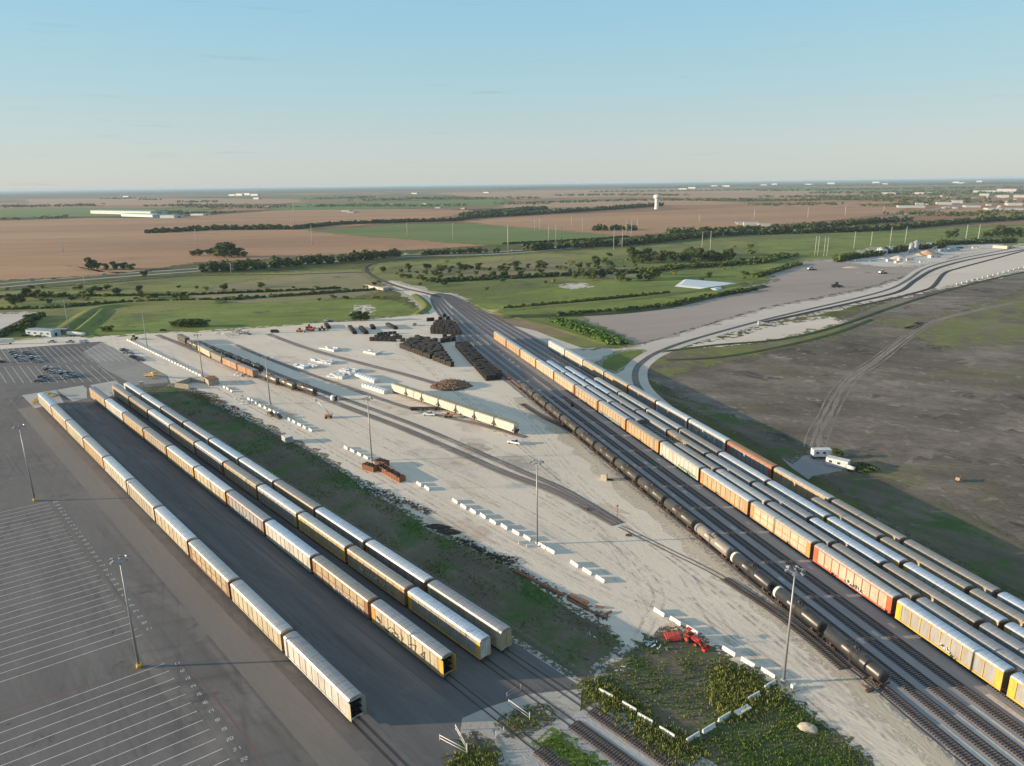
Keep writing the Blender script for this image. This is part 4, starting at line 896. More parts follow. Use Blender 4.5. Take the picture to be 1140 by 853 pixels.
def leaves(mb,c,rad,n,size,rnd,up=.25):
    vs=[];fs=[]
    for _ in range(n):
        while True:
            q=Vector((rnd.uniform(-1,1),rnd.uniform(-1,1),rnd.uniform(-1,1)))
            if .25<q.length<1: break
        p=Vector((c[0]+q.x*rad[0],c[1]+q.y*rad[1],c[2]+q.z*rad[2]))
        s=size*rnd.uniform(.6,1.3); a_=Vector((rnd.uniform(-1,1),rnd.uniform(-1,1),rnd.uniform(-.6,.6))).normalized()*s
        nrm=(q.normalized()+Vector((rnd.uniform(-1,1),rnd.uniform(-1,1),rnd.uniform(-.2,1.2)))*.7).normalized()
        b_=nrm.cross(a_).normalized()*s*rnd.uniform(.5,.9); a_=b_.cross(nrm).normalized()*s
        o=len(mb.v)+len(vs); vs+=[tuple(p-a_),tuple(p-b_*.9),tuple(p+a_),tuple(p+b_)]; fs.append((len(vs)-4,len(vs)-3,len(vs)-2,len(vs)-1))
    mb.add(vs,fs)
def tree_proto(seed,h,w,n,mat,size=.5,name='broadleaf_tree'):
    rnd=random.Random(seed); t=thing(name,(0,0,-60))
    tr=MB(); tr.tube((0,0,0),(rnd.uniform(-.2,.2),0,h*.5),.05*h*.6,.02*h,8)
    cr_=MB()
    k=rnd.randint(7,10)
    for i in range(k):
        a_=i*2.4+rnd.random(); r_=w*.5*rnd.uniform(.2,.75); z=h*rnd.uniform(.35,.8)
        c=(r_*cos(a_),r_*sin(a_),z); tr.tube((0,0,h*.28),c,.018*h,.006*h,5)
        leaves(cr_,c,(w*rnd.uniform(.2,.32),w*rnd.uniform(.2,.32),h*rnd.uniform(.14,.22)),n//k,size,rnd)
    leaves(cr_,(0,0,h*.3),(w*.38,w*.38,h*.22),n//6,size,rnd)
    tr.build('trunk',M_bark,t); cr_.build('crown',mat,t); return t
TP=[tree_proto(1,8,9,900,M_leaf,.5),tree_proto(2,7,8,800,M_leaf,.5),tree_proto(3,6,8,700,M_leafy,.5),tree_proto(4,9,8,900,M_leaf,.55)]
BP=[tree_proto(5,2.6,4,350,M_leafy,.3,'bush'),tree_proto(6,2.2,4.5,350,M_leaf,.3,'bush'),tree_proto(7,2.4,4,300,M_olive,.3,'bush')]
rt=random.Random(99)
def tree(px,py,h,kind=None,label='dark broadleaf tree',group='trees in the pasture',w=1.0):
    p=P(px,py); pr=TP[kind if kind is not None else rt.randrange(4)]; s=h/8.
    dup(pr,p,rt.uniform(0,6.28),label,'tree',group,(s*w,s*w,s))
def bush(px,py,h,kind=None,label='low bush',group='bushes in the pasture',w=1.0):
    p=P(px,py) if not isinstance(px,tuple) else px; pr=BP[kind if kind is not None else rt.randrange(3)]; s=h/2.4
    dup(pr,p,rt.uniform(0,6.28),label,'bush',group,(s*w,s*w,s))
def hh(px,py,npx): # metres for npx picture pixels at that ground point
    x,y=P(px,py); return npx*math.hypot(x,y,H)/FPX
# single trees in the field islands and pasture (photo positions)
for x,y,n in [(102,301,10),(108,300,8),(138,300,8),(146,301,8),(118,301,6),(128,301,7),(161,308,7)]: tree(x,y,hh(x,y,n*1.15),label='dark tree on the grassy island by the highway',group='trees on the island by the highway')
for x,y,n in [(216,285,8),(222,285,9),(234,284,9),(242,286,10),(250,287,17),(258,287,13),(266,286,10),(272,286,8)]: tree(x,y,hh(x,y,n),label='dark tree in the clump standing in the brown field',group='tree clump in the brown field',w=1.1)
for x,y,n in [(103,329,8),(131,328,9),(156,326,8),(250,323,9)]: tree(x,y,hh(x,y,n),label='round lone tree on the mown pasture',group='lone pasture trees')
for x,y,n in [(22,335,9),(30,332,9),(41,332,10),(48,333,9),(16,340,9),(24,338,8),(10,336,7),(55,338,6)]: tree(x,y,hh(x,y,n),label='scrubby tree at the west end of the pasture',group='scrubby trees at the west end')
for x,y,n in [(32,362,9),(36,366,9),(30,356,7),(25,370,8)]: tree(x,y,hh(x,y,n),2,label='leafy shrub tree behind the pale blue shed',group='trees behind the shed')
for x,y,n in [(195,364,9),(201,364,10),(208,364,12),(215,364,12),(222,364,11),(229,363,9),(116,369,7),(122,369,8)]: tree(x,y,hh(x,y,n),2,label='bushy tree on the bank above the gravel yard',group='bushy trees above the gravel yard',w=1.2)
for x,y,n in [(395,357,9),(401,357,10),(407,357,9)]: tree(x,y,hh(x,y,n),3,label='bushy tree by the pale creek crossing',group='bushy trees by the creek crossing',w=1.2)
for x,y,n in [(427,303,8),(455,301,7),(475,300,7),(478,299,6),(512,301,8),(518,301,8),(533,299,9),(545,302,6),(500,304,6),(530,306,6),(557,302,7),(574,298,8),(588,299,6),(601,299,8),(606,300,8),(620,299,5),(645,299,9),(655,298,8),(664,297,9),(680,296,6),(706,294,6),(690,313,14),(728,310,17),(722,312,13),(712,312,8),(660,311,12),(670,310,10),(650,308,9),(640,310,9),(580,307,8),(562,308,9),(549,309,10),(575,302,7)]:
    tree(x,y,hh(x,y,n),label='small tree scattered over the pasture east of the main line',group='scattered pasture trees')
for i in range(46):
    x=rt.uniform(700,815); y=287+ (x-705)*-.02+rt.uniform(-4,4)+3; tree(x,y,hh(x,y,rt.uniform(7,13)),label='tree in the thicket in the middle of the pasture',group='thicket trees')
for i in range(130):
    x=rt.uniform(440,845); y=306-(x-450)*.035+rt.gauss(0,6)
    bush(x,y,hh(x,y,rt.uniform(2,5.5)),label='low bush dotted over the rough pasture')
for i in range(60):
    x=rt.uniform(0,430); y=325-(x-60)*.01+rt.uniform(-5,7) if i%2 else 332+rt.uniform(-2,3)
    bush(x,y,hh(x,y,rt.uniform(2.5,5)),label='small bush on the hedgebank of the western pasture',group='bushes on the hedgebank')
for x,y,n in [(871,288,5),(875,287,4),(1055,266,7),(1062,265,8),(1096,264,8),(1103,264,9),(1112,264,10),(1120,264,9),(1128,264,9),(1136,264,9)]: tree(x,y,hh(x,y,n),label='dark tree on the green meadow near the quarry plant',group='trees near the quarry plant')
# hedges and tree belts (nobody could count the trees in them)
def belt(name,pts,width,h,label,dens=.5,size=None,mat=None,seed=1,gap=0):
    rnd=random.Random(seed); mb=MB(); pts=[Vector(p) for p in PX(pts)]
    D=sum(((a_+b_)/2).length for a_,b_ in zip(pts,pts[1:]))/max(1,len(pts)-1)
    size=size or max(.5,D/790*1.5)
    for a_,b_ in zip(pts,pts[1:]):
        l=(b_-a_).length; n=max(1,int(l/(h*.75)))
        dn=Vector((-(b_-a_).y,(b_-a_).x)).normalized()
        for i in range(n):
            for _ in range(max(2,int(width/h*1.1))):
                if rnd.random()<gap: continue
                q=a_.lerp(b_,(i+rnd.random())/n)+dn*rnd.uniform(-.5,.5)*width; k=rnd.uniform(.55,1.2); hk=h*k
                leaves(mb,(q.x,q.y,hk*.5),(hk*.62,hk*.62,hk*.5),int(60*dens),size*k,rnd)
    return tag(mb.build(name,mat or M_leaf),label,'tree line',None,'stuff')
belt('tree_belt',[(163,260),(200,258),(240,256),(300,256),(325,255.5)],25,11,'dark tree belt crossing the brown field',1.2,seed=1)
belt('tree_belt',[(325,256),(380,250),(440,248),(510,246),(525,243)],10,9,'thin tree line along the field boundary',.9,seed=2)
belt('tree_belt',[(222,303),(260,301),(300,298.5),(350,294),(390,291),(428,287),(445,285)],14,12,'dense hedge of trees beside the highway',1.8,seed=3)
belt('tree_belt',[(460,284.5),(500,282.5),(555,280.5)],6,7,'broken line of small trees by the highway',.5,gap=.4,seed=4)
belt('tree_belt',[(585,279),(620,276.5),(660,274.5),(700,273),(740,268),(800,262),(850,261),(950,258),(1000,255),(1080,248),(1160,243)],22,11,'long tree belt bounding the meadows',1.1,seed=5)
belt('tree_belt',[(515,243.5),(560,241),(640,236),(700,232),(735,229)],30,13,'wood on the edge of the brown fields',.5,seed=6)
belt('tree_belt',[(520,241),(560,237),(600,233)],70,12,'orchard wood behind the brown field',.4,seed=7)
belt('tree_belt',[(660,257),(690,256),(708,257)],25,11,'dark copse standing in the brown field',.7,seed=8)
belt('tree_belt',[(740,262),(800,259),(860,257),(930,252),(985,248),(1010,246)],30,12,'tree belt along the highway by the farmstead',.5,seed=9)
belt('tree_belt',[(930,292),(950,288),(975,285),(1010,279),(1045,276),(1050,272)],10,8,'hedge beside the quarry plant',.7,seed=10)
belt('tree_belt',[(1050,273),(1100,271),(1130,270)],10,7,'hedge behind the quarry sheds',.6,seed=11)
belt('hedge',[(760,345),(800,338),(835,329),(890,318)][:0]+[(560,345),(640,337),(700,331),(745,327)],4,2.5,'dark low bank of scrub by the drainage basin',.6,seed=12,mat=M_leafy)
belt('hedge',[(620,352),(690,347),(740,342),(790,331),(840,323)],7,2.8,'dark scrub bank round the basin',.7,seed=13)
belt('hedge',[(840,309),(860,303),(890,294)],10,3,'scrub along the edge of the earth lot',.6,seed=14,mat=M_leafy)
belt('hedge',[(620,357),(650,368),(690,384)],12,2.2,'green weeds on the verge above the service road',.6,seed=15,mat=M_weed)
belt('hedge',[(0,345),(60,343),(120,338),(180,336),(250,334),(330,329),(400,324),(430,322)],5,2.2,'hedgebank crossing the western pasture',.4,seed=16,mat=M_leafy,gap=.3)
belt('hedge',[(0,331),(60,330),(200,329),(300,325),(380,321)],3,1.6,'low dark hedge line on the pasture',.35,seed=17,gap=.35)
belt('hedge',[(0,376),(20,366),(45,352)],8,4,'dark scrub beside the pale yard',.6,seed=18)
belt('hedge',[(560,272),(640,268),(700,264)],3,2,'fence line scrub between green field and road',.3,seed=19)
belt('hedge',[(480,314),(520,312),(560,310),(640,306),(700,304),(745,300)],16,3.5,'scrub thicket through the rough pasture',.45,seed=20,gap=.35)
belt('hedge',[(740,300),(780,297),(840,293),(880,285)],22,5,'thicket spilling onto the meadow',.5,seed=21,gap=.3,mat=M_leafy)
# far woods and groves
FW_=[([(0,231),(60,230),(100,229)],4),([(170,236),(190,237),(250,238)],5),([(0,245),(15,244)],4),([(45,243),(75,242.5)],5),([(180,229),(215,229),(260,231),(300,232)],7),([(200,226),(240,225)],5),([(340,231),(380,229),(440,230),(520,229)],6),([(410,224),(480,221),(520,222),(600,221)],8),([(350,222),(420,220)],5),
([(560,228),(640,225),(720,223),(860,223)],7),([(740,223),(860,224),(960,222),(1000,224)],6),([(850,220),(930,219),(1000,221)],5),([(660,214),(760,213),(860,212)],5),([(960,218),(1050,217),(1140,215)],8),([(840,228),(880,229),(925,227)],7),([(955,229),(1010,229),(1030,227)],5),([(1000,238),(1080,241),(1140,236)],6),([(1110,241),(1150,238)],10),([(118,222),(150,221)],4),([(560,211),(650,209)],3),([(700,210),(840,207),(1140,205)],5),([(850,213),(1000,211),(1140,209)],5),([(900,215.5),(1000,215),(1140,213)],5),([(870,208),(1000,206.5),(1140,204)],6),([(900,221),(1000,221.5),(1100,223)],5),([(1000,226),(1060,225),(1140,226)],5),([(620,218),(700,217.5),(760,218)],4),([(80,229.5),(105,229.5)],4),([(163,223),(175,222.5)],3)]
for k,(pt,npx) in enumerate(FW_):
    x=sum(p[0] for p in pt)/len(pt); y=sum(p[1] for p in pt)/len(pt); d_=math.hypot(*P(x,y))
    h_=max(9,min(16,hh(x,y,2.2))); 
    pt2=[]
    rnd=random.Random(k); mb=MB(); q=[Vector(p) for p in PX(pt)]
    for a_,b_ in zip(q,q[1:]):
        l=(b_-a_).length; n=max(3,int(l/(h_*2.2))); dn=Vector((-(b_-a_).y,(b_-a_).x)).normalized()
        n=min(n,160)
        for i in range(n):
            for j in range(3):
                c=a_.lerp(b_,(i+rnd.random())/n)+dn*rnd.uniform(-1,1)*hh(x,y,npx)*4; r_=rnd.uniform(.7,1.3)
                leaves(mb,(c.x,c.y,h_*r_*.45),(h_*1.3,h_*1.3,h_*r_*.5),9,h_*.42,rnd)
    tag(mb.build('far_wood',M_leaf),'distant dark wood on the plain, number of trees too great to count','wood',None,'stuff')
# ---------------------------------------------------------------- weeds and long grass near the camera
def weeds(name,poly,n,size,mat,label,seed=1,hz=.5,clump=None,jit=1.1):
    rnd=random.Random(seed); xs=[p[0] for p in poly]; ys=[p[1] for p in poly]; mb=MB()
    def inside(x,y):
        c=False; j=len(poly)-1
        for i in range(len(poly)):
            if (poly[i][1]>y)!=(poly[j][1]>y) and x<(poly[j][0]-poly[i][0])*(y-poly[i][1])/(poly[j][1]-poly[i][1])+poly[i][0]: c=not c
            j=i
        return c
    k=0; t_=0; cen=[]
    if clump:
        while len(cen)<clump and t_<20000:
            t_+=1; x=rnd.uniform(min(xs),max(xs)); y=rnd.uniform(min(ys),max(ys))
            if inside(x,y): cen.append((x,y,rnd.uniform(.5,1.6)))
    t_=0
    while k<n and t_<n*12:
        t_+=1
        if cen:
            cx,cy,cs=rnd.choice(cen); x=rnd.gauss(cx,1.4*cs); y=rnd.gauss(cy,1.4*cs)
        else: x=rnd.uniform(min(xs),max(xs)); y=rnd.uniform(min(ys),max(ys)); cs=1
        if not inside(x,y): continue
        x+=rnd.gauss(0,jit); y+=rnd.gauss(0,jit)
        k+=1; hgt=size*rnd.uniform(.5,1.5)*(.6+.5*cs)
        for _ in range(8):
            a_=rnd.uniform(0,6.28); l=hgt*rnd.uniform(.4,1.0); w=hgt*.085
            bx,by=x+rnd.uniform(-.25,.25)*size*2,y+rnd.uniform(-.25,.25)*size*2
            tx,ty=bx+cos(a_)*l*.6,by+sin(a_)*l*.6; nx,ny=-sin(a_)*w,cos(a_)*w
            mb.add([(bx-nx,by-ny,0.04),(bx+nx,by+ny,0.04),(tx+nx,ty+ny,l*hz*1.6),(tx-nx*.3,ty-ny*.3,l*hz*2)],[(0,1,2,3)])
    return tag(mb.build(name,mat),label,'weeds',None,'stuff')
tri=PX([(655,768),(668,752),(700,727),(735,704),(757,702),(800,728),(845,752),(878,778),(930,818),(990,870),(800,880),(720,830)])
weeds('weeds',tri,2600,.35,M_weed,'green weeds over the barrier-ringed plot',1,clump=60)
weeds('weeds',tri,1500,.3,M_olive,'dry olive weeds over the barrier-ringed plot',2,clump=40)
weeds('tall_weeds',PX([(800,740),(845,752),(872,770),(880,790),(840,800),(815,810),(795,790),(790,760)]),2000,.36,M_olive,'tall olive reeds in the corner of the plot',3,.9,clump=60)
weeds('tall_weeds',PX([(646,762),(668,756),(700,778),(740,810),(780,835),(775,852),(745,845),(700,812),(660,782)]),2000,.34,M_olive,'tall olive reeds beside the sidings',4,.9,clump=60)
weeds('weeds',PX([(800,740),(845,752),(872,770),(880,790),(840,800),(815,810),(795,790),(790,760)]),900,.3,M_weed,'green undergrowth among the olive reeds in the corner',23,.8)
weeds('weeds',PX([(646,762),(668,756),(700,778),(740,810),(780,835),(775,852),(745,845),(700,812),(660,782)]),1000,.28,M_weed,'green undergrowth among the reeds beside the sidings',24,.8)
weeds('weeds',PX([(800,820),(880,790),(930,818),(990,870),(800,880)]),2600,.28,M_weed,'bright green weeds round the boulder',5,clump=45)
weeds('weeds',[YL(-77,76.4),YL(-77,80.4),YL(20,81.6),YL(20,78.0)],2600,.36,M_weed,'bright green grass between the two sidings',6,.6)
weeds('weeds',PX([(500,850),(520,835),(545,838),(555,853),(545,870),(500,870)]),700,.5,M_olive,'weeds beside the white pole fence',7,.6)
weeds('weeds',PX([(560,800),(600,790),(610,800),(575,815)]),160,.4,M_olive,'weeds by the dirt crossing',8,.6)
edge=[(215,436),(240,448),(270,466),(300,482),(345,503),(380,527),(420,552),(450,573),(480,592),(520,610),(560,628),(600,655),(640,683),(668,700)]
e1_=PX(edge); e2_=[(x-3.4,y-3.2) for x,y in e1_]
weeds('weeds',e1_+e2_[::-1],4200,.36,M_weed,'ragged weeds along the edge of the grass strip',9,.6)
weeds('weeds',strip,3000,.32,M_weed,'patchy green weeds on the grass strip',10,.5,clump=90)
weeds('weeds',PX([(660,712),(672,700),(690,714),(680,722)]),100,.3,M_olive,'dry weeds at the tip of the grass strip',11,.5)
# ---------------------------------------------------------------- banks
def berm(pts,w,h,mat,label,z=0):
    p=smooth(PX(pts),5); n=len(p); q=band(p,w); qi=band(p,w*.25)
    vs=[(x,y,z) for x,y in q[:n]]+[(x,y,z+h) for x,y in qi[:n]]+[(x,y,z+h) for x,y in qi[n:][::-1]]+[(x,y,z) for x,y in q[n:][::-1]]
    fs=[(k*n+i,(k+1)*n+i,(k+1)*n+i+1,k*n+i+1) for k in range(3) for i in range(n-1)]
    fs+=[(0,n,2*n,3*n),(n-1,2*n-1,3*n-1,4*n-1)]
    ob=MB().add(vs,fs,True).build('grassy_bank',mat); 
    bm=bmesh.new(); bm.from_mesh(ob.data); bmesh.ops.recalc_face_normals(bm,faces=bm.faces); bm.to_mesh(ob.data); bm.free()
    tag(ob,kind='structure'); return ob
berm([(66,370),(78,362),(92,353),(104,346),(125,341.5),(170,338.5),(250,337)],16,2.2,M_grass,'')
berm([(86,370),(96,362),(108,352),(114,346)],9,1.8,M_lush,'')
berm([(545,347),(640,339),(705,333),(760,326),(830,316)],14,1.2,M_grass,'')
berm([(560,353),(640,351),(700,347),(745,341),(790,331),(850,319)],14,1.4,M_scrub,'')
berm([(735,392),(800,384),(870,378),(930,364),(1000,340),(1060,322),(1140,303),(1240,285)],5,.5,M_scrub,'')
berm([(735,401),(800,398),(870,386),(930,371),(970,356)],5,.4,M_scrub,'')
berm([(465,350),(475,343),(470,335),(462,329)],9,1.6,M_grass,'')
berm([(530,340),(560,350),(600,360),(640,372),(680,384)],8,.5,M_grass,'')
# ================================================================ BUILDINGS AND MASTS
M_white=smat('white_cladding',(.62,.62,.60),.6,0,.2,.3); M_fwall=smat('pale_sheet_roof',(.40,.41,.40),.6,0,.3,.05); M_cream=smat('cream_wall',(.58,.52,.38),.8,0,.3,.3); M_blue=smat('pale_blue_cladding',(.42,.52,.55),.6,0,.2,.3)
M_win=smat('dark_window',(.04,.05,.06),.2,0,0); M_groof=smat('grey_metal_roof',(.34,.36,.37),.5,.2,.3,.3); M_steel=smat('galvanised_steel',(.33,.34,.34),.5,.4,.25,.6)
M_pole=smat('weathered_pole',(.42,.40,.37),.8,0,.3,.6); M_conw=smat('white_painted_concrete',(.72,.71,.67),.85,0,.35,1.2); M_concg=smat('grey_concrete',(.40,.39,.37),.9,0,.4,1.0)
M_yel=smat('yellow_machine_paint',(.62,.42,.04),.55,0,.35,1.); M_redm=smat('red_machine_paint',(.58,.05,.03),.45,0,.25,1.2); M_orange=smat('orange_machine_paint',(.58,.2,.07),.55,0,.3,1.2)
M_rust=smat('rusted_steel',(.24,.10,.045),.9,0,.6,.9,(.12,.05,.03)); M_tyre=smat('tyre_rubber',(.02,.02,.02),.9,0,.1)
M_wrap=smat('white_plastic_wrap',(.60,.62,.63),.4,0,.35,1.5,(.4,.42,.44)); M_wood=smat('weathered_lumber',(.30,.22,.15),.9,0,.4,2)
def building(p,rz,l,w,h,wall,roof,label,nw=6,pitch=.12,door=True,cat='building',roof_over=.3):
    t=thing('metal_building',(p[0],p[1],0),rz,label,cat)
    MB().box((0,0,h/2),(l,w,h)).build('wall',wall,t)
    r=MB(); r.prism_x([(-w/2-roof_over,h+.01),(0,h+w/2*pitch+.05),(w/2+roof_over,h+.01)],-l/2-roof_over,l/2+roof_over); r.build('roof',roof,t)
    for i in range(nw):
        x=-l/2+(i+.5)*l/nw
        for s_ in (-1,1):
            MB().box((x,s_*(w/2+.02),h*.55),(l/nw*.35,.08,h*.25)).build('window',M_win,t)
    if door: MB().box((l/2+.03,0,h*.3),(.08,w*.25,h*.6)).build('door',M_win,t)
    return t
a0=P(28,374);a1=P(60,376)
building(((a0[0]+a1[0])/2,(a0[1]+a1[1])/2+5),axis(a0,a1),23,8,4.2,M_blue,M_groof,'pale blue metal shed at the edge of the white gravel road',4)
p=P(70,371); building(p,0,7,4,3.2,M_wood,M_groof,'small brown shed beside the pale blue shed',1)
# white storage tank trailer beside the shed
t=thing('storage_tank',(*P(85,374),0),axis(P(78,374),P(94,375)),'long white horizontal storage tank beside the pale blue shed','tank')
m_=MB(); m_.lathe_x([(-8,.1),(-7.8,.9),(-7.2,1.3),(7.2,1.3),(7.8,.9),(8,.1)],0,1.7,18); m_.build('tank',M_conw,t)
for x in (-5,5): MB().box((x,0,.35),(.6,2,.7)).build('saddle',M_concg,t)
# far left pale yard
sheet('pale_yard',PX([(-80,352),(0,350),(33,349),(38,351),(5,366),(0,369),(-120,378)]),M_road,.05,.2)
t=thing('retaining_wall',(*P(0,372),0),0,'pale retaining wall along the yard at the picture edge','wall')
q0=Vector(P(0,370));q1=Vector(P(37,352)); dq=q1-q0
MB().box((dq.x/2+q0.x-P(0,372)[0],dq.y/2+q0.y-P(0,372)[1],1),(dq.length,.4,2.0),math.atan2(dq.y,dq.x)).build('wall_panel',M_concg,t)
# culvert wall by the main line
t=thing('culvert_headwall',(*P(414,322),0),axis(P(402,318),P(430,323)),'long cream culvert wall below the main line embankment','wall')
MB().box((0,0,1.6),(26,1.0,3.2)).build('wall_panel',M_cream,t); MB().box((0,0,3.35),(26.6,1.6,.3)).build('coping',M_concg,t)
MB().box((18,2,2.2),(9,6,2.6)).build('abutment',M_concg,t)
t=thing('culvert_headwall',(*P(374,309),0),0,'small grey headwall in the dry pasture','wall')
MB().box((0,0,1),(7,4,2)).build('wall_panel',M_concg,t); MB().box((0,0,2.1),(7.4,4.4,.25)).build('coping',M_groof,t)
# white tarped pile by the basin
q=PX([(751,319),(798,323.4),(823,316),(761,311.6)]); c=(sum(x for x,y in q)/4,sum(y for x,y in q)/4)
vs=[(x,y,.05) for x,y in q]+[(c[0]+(x-c[0])*.8,c[1]+(y-c[1])*.9,1.2) for x,y in q]
mb=MB().add(vs,[(0,1,5,4),(1,2,6,5),(2,3,7,6),(3,0,4,7),(4,5,6,7)]); tag(mb.build('tarped_mound',M_wrap),'broad flat mound under a white cover by the earth lot','mound')
sheet('creek_crossing',PX([(628,318),(648,316),(653,319),(640,321)]),M_road,.06,.1); sheet('creek_crossing',PX([(400,351),(405,340),(408,340),(406,345),(410,350)]),M_road,.06,.1)
# industrial estates
def far_shed(x0,y0,x1,y1,h,label,wall=M_fwall,roof=None,depth=None,dz=0):
    a_=Vector(P(x0,y0)); b_=Vector(P(x1,y1)); l=(b_-a_).length; c=(a_+b_)/2; w=depth or l*.35; an=math.atan2((b_-a_).y,(b_-a_).x)
    hm=h*c.length/FPX; n=Vector((-sin(an),cos(an)))*w/2
    return building((c.x+n.x,c.y+n.y),an,l,w,hm*.7,wall,roof or M_fwall,label,0,.04,True)
far_shed(101,238,168,239.5,4.5,'long white factory beyond the brown field',M_fwall,M_groof,70)
far_shed(135,241,170,242,3.5,'grey blue factory annex in front of the long white factory',M_blue,M_blue,60)
far_shed(178,243,194,243,4,'small grey warehouse right of the white factory',M_blue,M_groof,50)
far_shed(212,240,226,240,2,'low pale greenhouse among the trees',M_white,M_white,40)
for i,(x,y,w_,h_) in enumerate([(140,220,6,2),(258,218,7,2),(266,218,7,3),(274,217.5,8,3),(283,218,8,2.5),(285,222,6,2.5),(296,231,5,1.5),(384,236,9,2),(390,237,7,1.5),(461,216,6,1.5),(435,229,4,2),(472,228,4,2),(487,232,6,1.5),(515,233,4,2),(522,239,4,3),(541,215,6,1.5),(770,210,8,2),(760,211,9,1.5),(850,207,7,2),(862,206,6,2),(900,206,8,1.5),(925,205,8,2),(975,204,8,2),(985,206,6,2),(1064,204,7,2),(1070,205,8,2),(1090,203,6,2),(808,208,8,2),(795,208,7,2)]):
    far_shed(x-w_/2,y,x+w_/2,y,h_,'tiny white building on the distant plain, %s in the scatter'%(ORD[i%15]+(' of the east half' if i>14 else ' of the west half')),depth=30)
for x0,x1,y,h_,lb in [(821,832,250.5,2.5,'small white farm building by the highway'),(828,844,251.5,5,'large white barn of the farmstead'),(845,858,252,3.5,'low white farm shed at the east end of the farmstead'),(819,826,249,2,'white hut behind the farmstead')]:
    far_shed(x0,y,x1,y,h_,lb,depth=25)
for x0,x1,y,h_,lb in [(981,997,217,3,'white warehouse alone in the fields'),(1000,1030,231.5,2.6,'long low white warehouse by the road'),(1020,1028,229,3,'boxy white warehouse behind the long one'),(1015,1038,216,2,'flat white warehouse in the far estate'),(1083,1108,215,3,'wide white factory in the far estate'),(1109,1131,215,5,'tall white factory at the end of the far estate'),(1090,1101,218,2.5,'grey white works beside the wide factory'),(1122,1138,229,3,'white warehouse near the picture edge'),(1100,1140,234,2,'very long low white wall of sheds'),(1043,1060,228,3,'pale depot behind the road trees'),(1060,1072,226,3,'second pale depot east of the road trees'),(1075,1092,231,2,'pale workshop beside the brown field'),(1110,1123,220,3,'white works between the two estates'),(1128,1142,220,3,'white works at the edge of the estate')]:
    far_shed(x0,y,x1,y,h_,lb,depth=60)
rb=random.Random(5)
for i in range(18):
    x=rb.uniform(1030,1140); y=rb.uniform(218,233); w_=rb.uniform(2,6)
    t=far_shed(x,y,x+w_,y,rb.uniform(1,2),'small pale unit among the eastern works',depth=25); t['group']='small units of the eastern works'
# quarry plant
def silo(px,py,r_,h_,label,mat=M_steel):
    x,y=P(px,py); t=thing('silo',(x,y,0),0,label,'silo'); MB().lathe_z([(r_,0),(r_,h_),(0.1,h_+r_*.4)],(0,0),20).build('barrel',mat,t); MB().lathe_z([(r_*.3,h_+r_*.28),(r_*.3,h_+r_*.5),(0,h_+r_*.52)],(0,0),10).build('cap',M_groof,t)
silo(1014,281,3.5,12,'tall left silo of the grey pair at the quarry plant'); silo(1019,280,3.5,14,'taller right silo of the grey pair at the quarry plant')
silo(980,284,5,8,'squat white tank at the west end of the quarry plant',M_white); silo(984,284,4,7,'middle squat white tank of the quarry plant',M_white); silo(990,282,4,7,'squat white tank nearest the silos',M_white)
def heap(px,py,wx,wy,h,mat,label,name='gravel_heap',seed=1,cat='heap'):
    rnd=random.Random(seed); x,y=P(px,py); vs=[(0,0,h)];fs=[];n=28;rings=5
    for k in range(1,rings+1):
        for i in range(n):
            a_=2*pi*i/n; rr=k/rings*(1+rnd.uniform(-.09,.09)); vs.append((wx*rr*cos(a_),wy*rr*sin(a_),max(-.05,h*(1-k/rings)**.8*(1+rnd.uniform(-.12,.12)))))
    fs=[(0,1+i,1+(i+1)%n) for i in range(n)]
    for k in range(rings-1): fs+=[(1+k*n+i,1+(k+1)*n+i,1+(k+1)*n+(i+1)%n,1+k*n+(i+1)%n) for i in range(n)]
    o=MB().add(vs,fs,True).build(name,mat); o.location=(x,y,.02); return tag(o,label,cat)
heap(1032,284,16,12,7,gmat('orange_sand',[(0,(.45,.28,.17)),(1,(.62,.42,.27))],.05,.3,2,bump=.2),'big orange sand heap at the quarry plant')
heap(1000,288,12,8,4,M_pad,'beige stone heap in front of the silos',seed=2); heap(1008,293,14,6,2.5,M_yellowgr,'yellow sand heap near the rail loop',seed=3); heap(984,289,10,6,2.5,M_pad,'low stone heap at the west of the plant',seed=4)
heap(949,298,12,6,1.6,M_yellowgr,'low yellow heap on the earth lot',seed=5); heap(961,304,9,4,1.2,M_lot,'low brown heap on the earth lot',seed=6)
rb=random.Random(12)
for i,(x,y,l,w_,h_,mt) in enumerate([(1005,290,12,5,3,M_white),(1012,290,10,5,2.6,M_white),(1040,287,14,6,3.5,M_white),(1045,284,10,5,3,M_blue),(1052,280,16,5,3,M_blue),(1062,279,14,5,3,M_blue),(1024,275,16,7,4,M_white),(1000,293,9,4,2.4,M_cream),(990,291,7,4,2.4,M_white),(972,291,8,3,2,M_white),(955,291,9,3,2,M_white),(946,289,7,3,2,M_white),(1028,293,9,3,2.8,M_blue),(1068,277,8,4,3,M_win),(1086,277,9,4,3,M_cream)]):
    t=building(P(x,y),rb.uniform(-.3,.3),l,w_,h_,mt,M_groof if i%3 else M_white,'plant hut %s along the row from the rail loop'%ORD[i%15],2,.08); t['group']='quarry plant huts'
